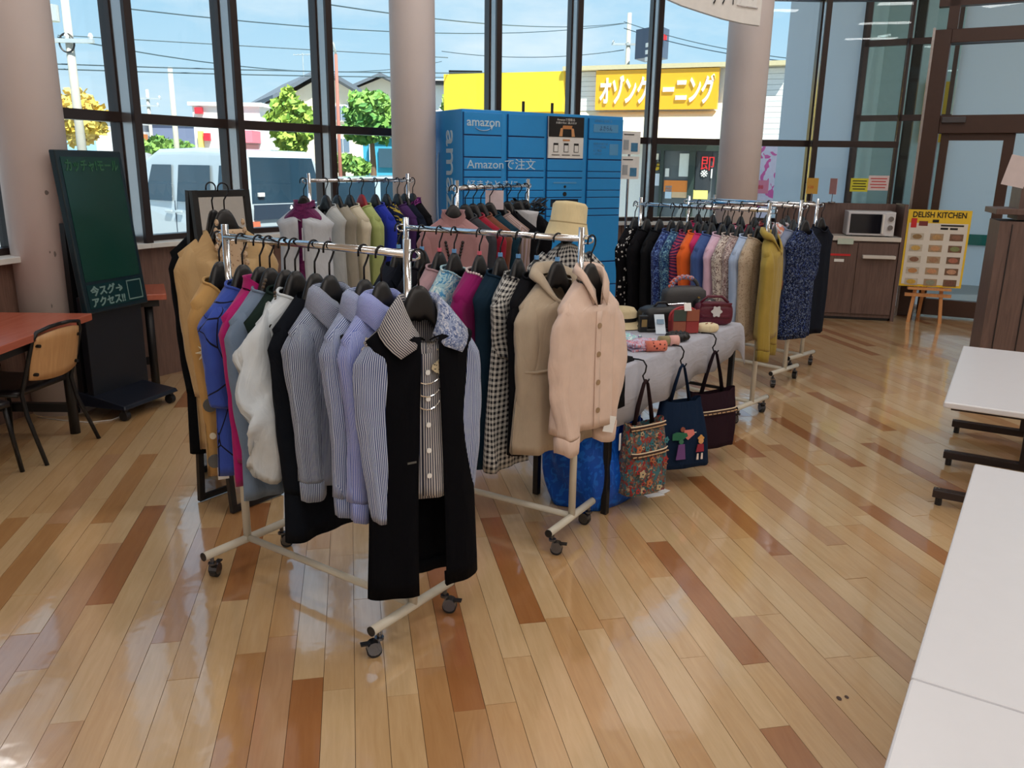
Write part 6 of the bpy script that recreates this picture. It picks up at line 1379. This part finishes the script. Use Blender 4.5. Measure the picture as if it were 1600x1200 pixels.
MB().box((ew * .11, -.011, ezt - bh * .17), (ew * .09, .003, bh * .12)).build('red_badge', M_red, mbd); MB().box((ew * .26, -.011, ezt - bh * .175), (ew * .14, .003, bh * .06)).build('print_block', pm('maroon_print', (120, 50, 50), .5), mbd)
MB().box((ew * .45, -.011, ezt - bh * .14), (ew * .1, .003, bh * .035)).build('logo', M_dark, mbd); MB().box((ew * .72, -.011, ezt - bh * .195), (ew * .36, .003, bh * .02)).build('print_block', M_dark, mbd)
for x_ in (.6, .75): MB().box((ew * x_, -.011, ezt - bh * .235), (ew * .12, .003, bh * .025)).build('print_block', M_dark, mbd)
FOOD = [(150, 120, 80), (190, 150, 100), (140, 100, 80), (206, 170, 96), (200, 150, 110), (130, 140, 90), (140, 100, 80), (170, 130, 100), (176, 110, 90), (196, 140, 90), (206, 150, 110), (196, 150, 120), (206, 166, 70), (150, 150, 130), (120, 80, 66)]
for k, col in enumerate(FOOD):
    i_, j_ = k % 3, k // 3; fx = MB().box((ew * (.19 + .31 * i_), -.011, ezb + bh * (.655 - .148 * j_)), (ew * .21, .003, bh * .088)).build('food_photo', pm('food_plate_%d' % (k % 3), [(196, 186, 170), (176, 150, 120), (120, 90, 70)][k % 3], .5, var=.3, scale=40), mbd)
    MB().extrude([(ew * (.19 + .31 * i_) + a * 1.5, -.0135, ezb + bh * (.655 - .148 * j_) + b_ * .85) for a, b_ in disc(bh * .038, 14)], (0, -.002, 0)).build('dish', pm('food_%d' % k, col, .45, var=.35, scale=60), fx)

# ================================================================== WHITE TABLES AND STAND AT THE RIGHT
M_wtop = pm('white_melamine', (224, 224, 228), .3, var=.02); M_tleg = pm('brown_black_steel', (40, 28, 28), .4)
def wtable(lab, p0, p1, w_, zt_, feet):
    """p0 -> p1 is the left edge (near to far)"""
    p0 = np.array(p0); p1 = np.array(p1); d = (p1 - p0); ln = float(np.linalg.norm(d)); d = d / ln
    t_ = thing('folding_table', lab, 'table', (p0[0], p0[1], 0), math.atan2(d[1], d[0]), 'white flip-top tables')   # x along the edge, -y to the right
    MB().box((ln / 2, -w_ / 2, zt_ - .014), (ln, w_, .028)).build('tabletop', M_wtop, t_, bevel=.006)
    MB().box((ln / 2, -w_ * .5, zt_ - .09), (ln - .12, .02, .12)).build('modesty_panel', pm('plum_panel', (56, 40, 50), .5), t_)
    MB().box((.12, -w_ / 2, zt_ - .045), (.04, w_ - .06, .03)).build('top_rail', M_tleg, t_); MB().box((ln - .12, -w_ / 2, zt_ - .045), (.04, w_ - .06, .03)).build('top_rail', M_tleg, t_)
    for u in feet:
        MB().box((u, -w_ / 2, .06), (.05, w_ - .02, .04)).build('foot', M_tleg, t_, bevel=.004); MB().box((u, -w_ * .55, zt_ / 2), (.05, .09, zt_ - .1)).build('leg', M_tleg, t_, bevel=.004)
        for y_ in (-.04, -w_ + .04): MB().tube([(u, y_, 0), (u, y_, .045)], .016, 10).build('foot_pad', M_black, t_)
        for y_ in (-.02, -.035): MB().tube([(u, y_ - .0, .081), (u, y_, .083)], .004, 6).build('screw', M_chrome, t_)
    return t_
Z1 = .53
A1, A2 = onz(1475, 628, Z1)[:2], onz(1505, 540, Z1)[:2]; wtable('farther white flip-top table with dark feet at the right', A1, A2, .75, Z1, (.06, .72, 1.40))
B1, B2 = onz(1423, 1058, Z1)[:2], onz(1523, 724, Z1)[:2]; ln_ = float(np.linalg.norm(B2 - B1)); bdv = (B2 - B1) / ln_
wtable('middle white flip-top table along the right edge', B1 + bdv * .002, B2, .75, Z1, (.1, ln_ - .1))
wtable('nearest white flip-top table in the bottom right corner', B1 - bdv * 1.4, B1 - bdv * .002, .75, Z1, (.1, 1.3))
kp = at(1600, 400, 5.9)
ks = thing('wooden_stand', 'tall dark wooden counter stand at the right edge', 'stand', (kp[0], 5.9, 0), math.radians(-20))
x_ = at(1553, 440, 5.9)[0] - kp[0]
MB().box((x_ + .3, .2, .62), (.6, .4, 1.24)).build('body', M_kw, ks); MB().box((x_ + .29, .2, float(at(1570, 331, 5.9)[2])), (.66, .46, .04)).build('ledge', M_kw, ks, bevel=.004)
MB().box((x_ + .36, .22, 1.42), (.5, .34, .34)).build('upper_box', M_kw, ks); MB().box((x_ + .34, .22, 1.6), (.56, .4, .03)).build('upper_ledge', M_kw, ks)
for k in range(4): MB().box((x_ + .08 + .15 * k, -.004, .62), (.006, .01, 1.2)).build('groove', M_black, ks)
pp_ = thing('hanging_paper', 'pale paper sheet fixed to the upper part of the wooden stand', 'paper', at(1590, 268, 5.75), math.radians(-20)); MB().box((0, 0, 0), (.14, .003, .2), ry=.2).build('sheet', pm('pinkish_paper', (214, 200, 200), .6), pp_)
rb = thing('red_ornament', 'small shiny red rounded object behind the wooden stand', 'ornament', at(1566, 368, 6.5)); MB().ell((0, 0, 0), (.055, .05, .065), 14, 9).build('ball', pm('red_gloss', (176, 20, 44), .2), rb, smooth=True); MB().tube([(0, 0, -.06), (0, 0, -1.0)], .006, 6).build('stick', M_dark, rb)

# ================================================================== HANGING ROUND SIGN (top right)
HY = 7.0
hc = at(1188, 38, HY)
hs = thing('hanging_sign', 'white hanging sign with a curved lower edge and black lettering', 'sign', hc, 0)
def hq(px, py): q = at(px, py, HY) - hc; return (float(q[0]), 0., float(q[2]))
edge = [hq(*p) for p in ((1187, 40), (1160, 36), (1130, 29), (1095, 18), (1065, 8), (1040, -3), (1015, -18), (990, -40), (975, -65), (970, -110), (985, -170), (1030, -220), (1100, -240), (1215, -240), (1203, -120))]
MB().extrude(edge, (0, .05, 0)).build('panel', M_white, hs)
for px in (1040, 1170): a = hq(px, -225); MB().tube([(a[0], .02, a[2]), (a[0], .02, CEIL - float(hc[2]))], .006, 6).build('cable', M_chrome, hs)
a = hq(1112, 5); text('リサイクル', .26, M_black, hs, frame((a[0], -.003, a[2]), (1, 0, 0)), ext=.003, width=.34)
a = hq(1168, -2); MB().box((a[0], -.004, a[2] + .01), (.16, .004, .13), ry=.12).build('paper_strip', M_paper, hs)
a = hq(1168, 11); MB().box((a[0], -.005, a[2]), (.16, .004, .008), ry=.12).build('paper_edge', M_alu, hs)
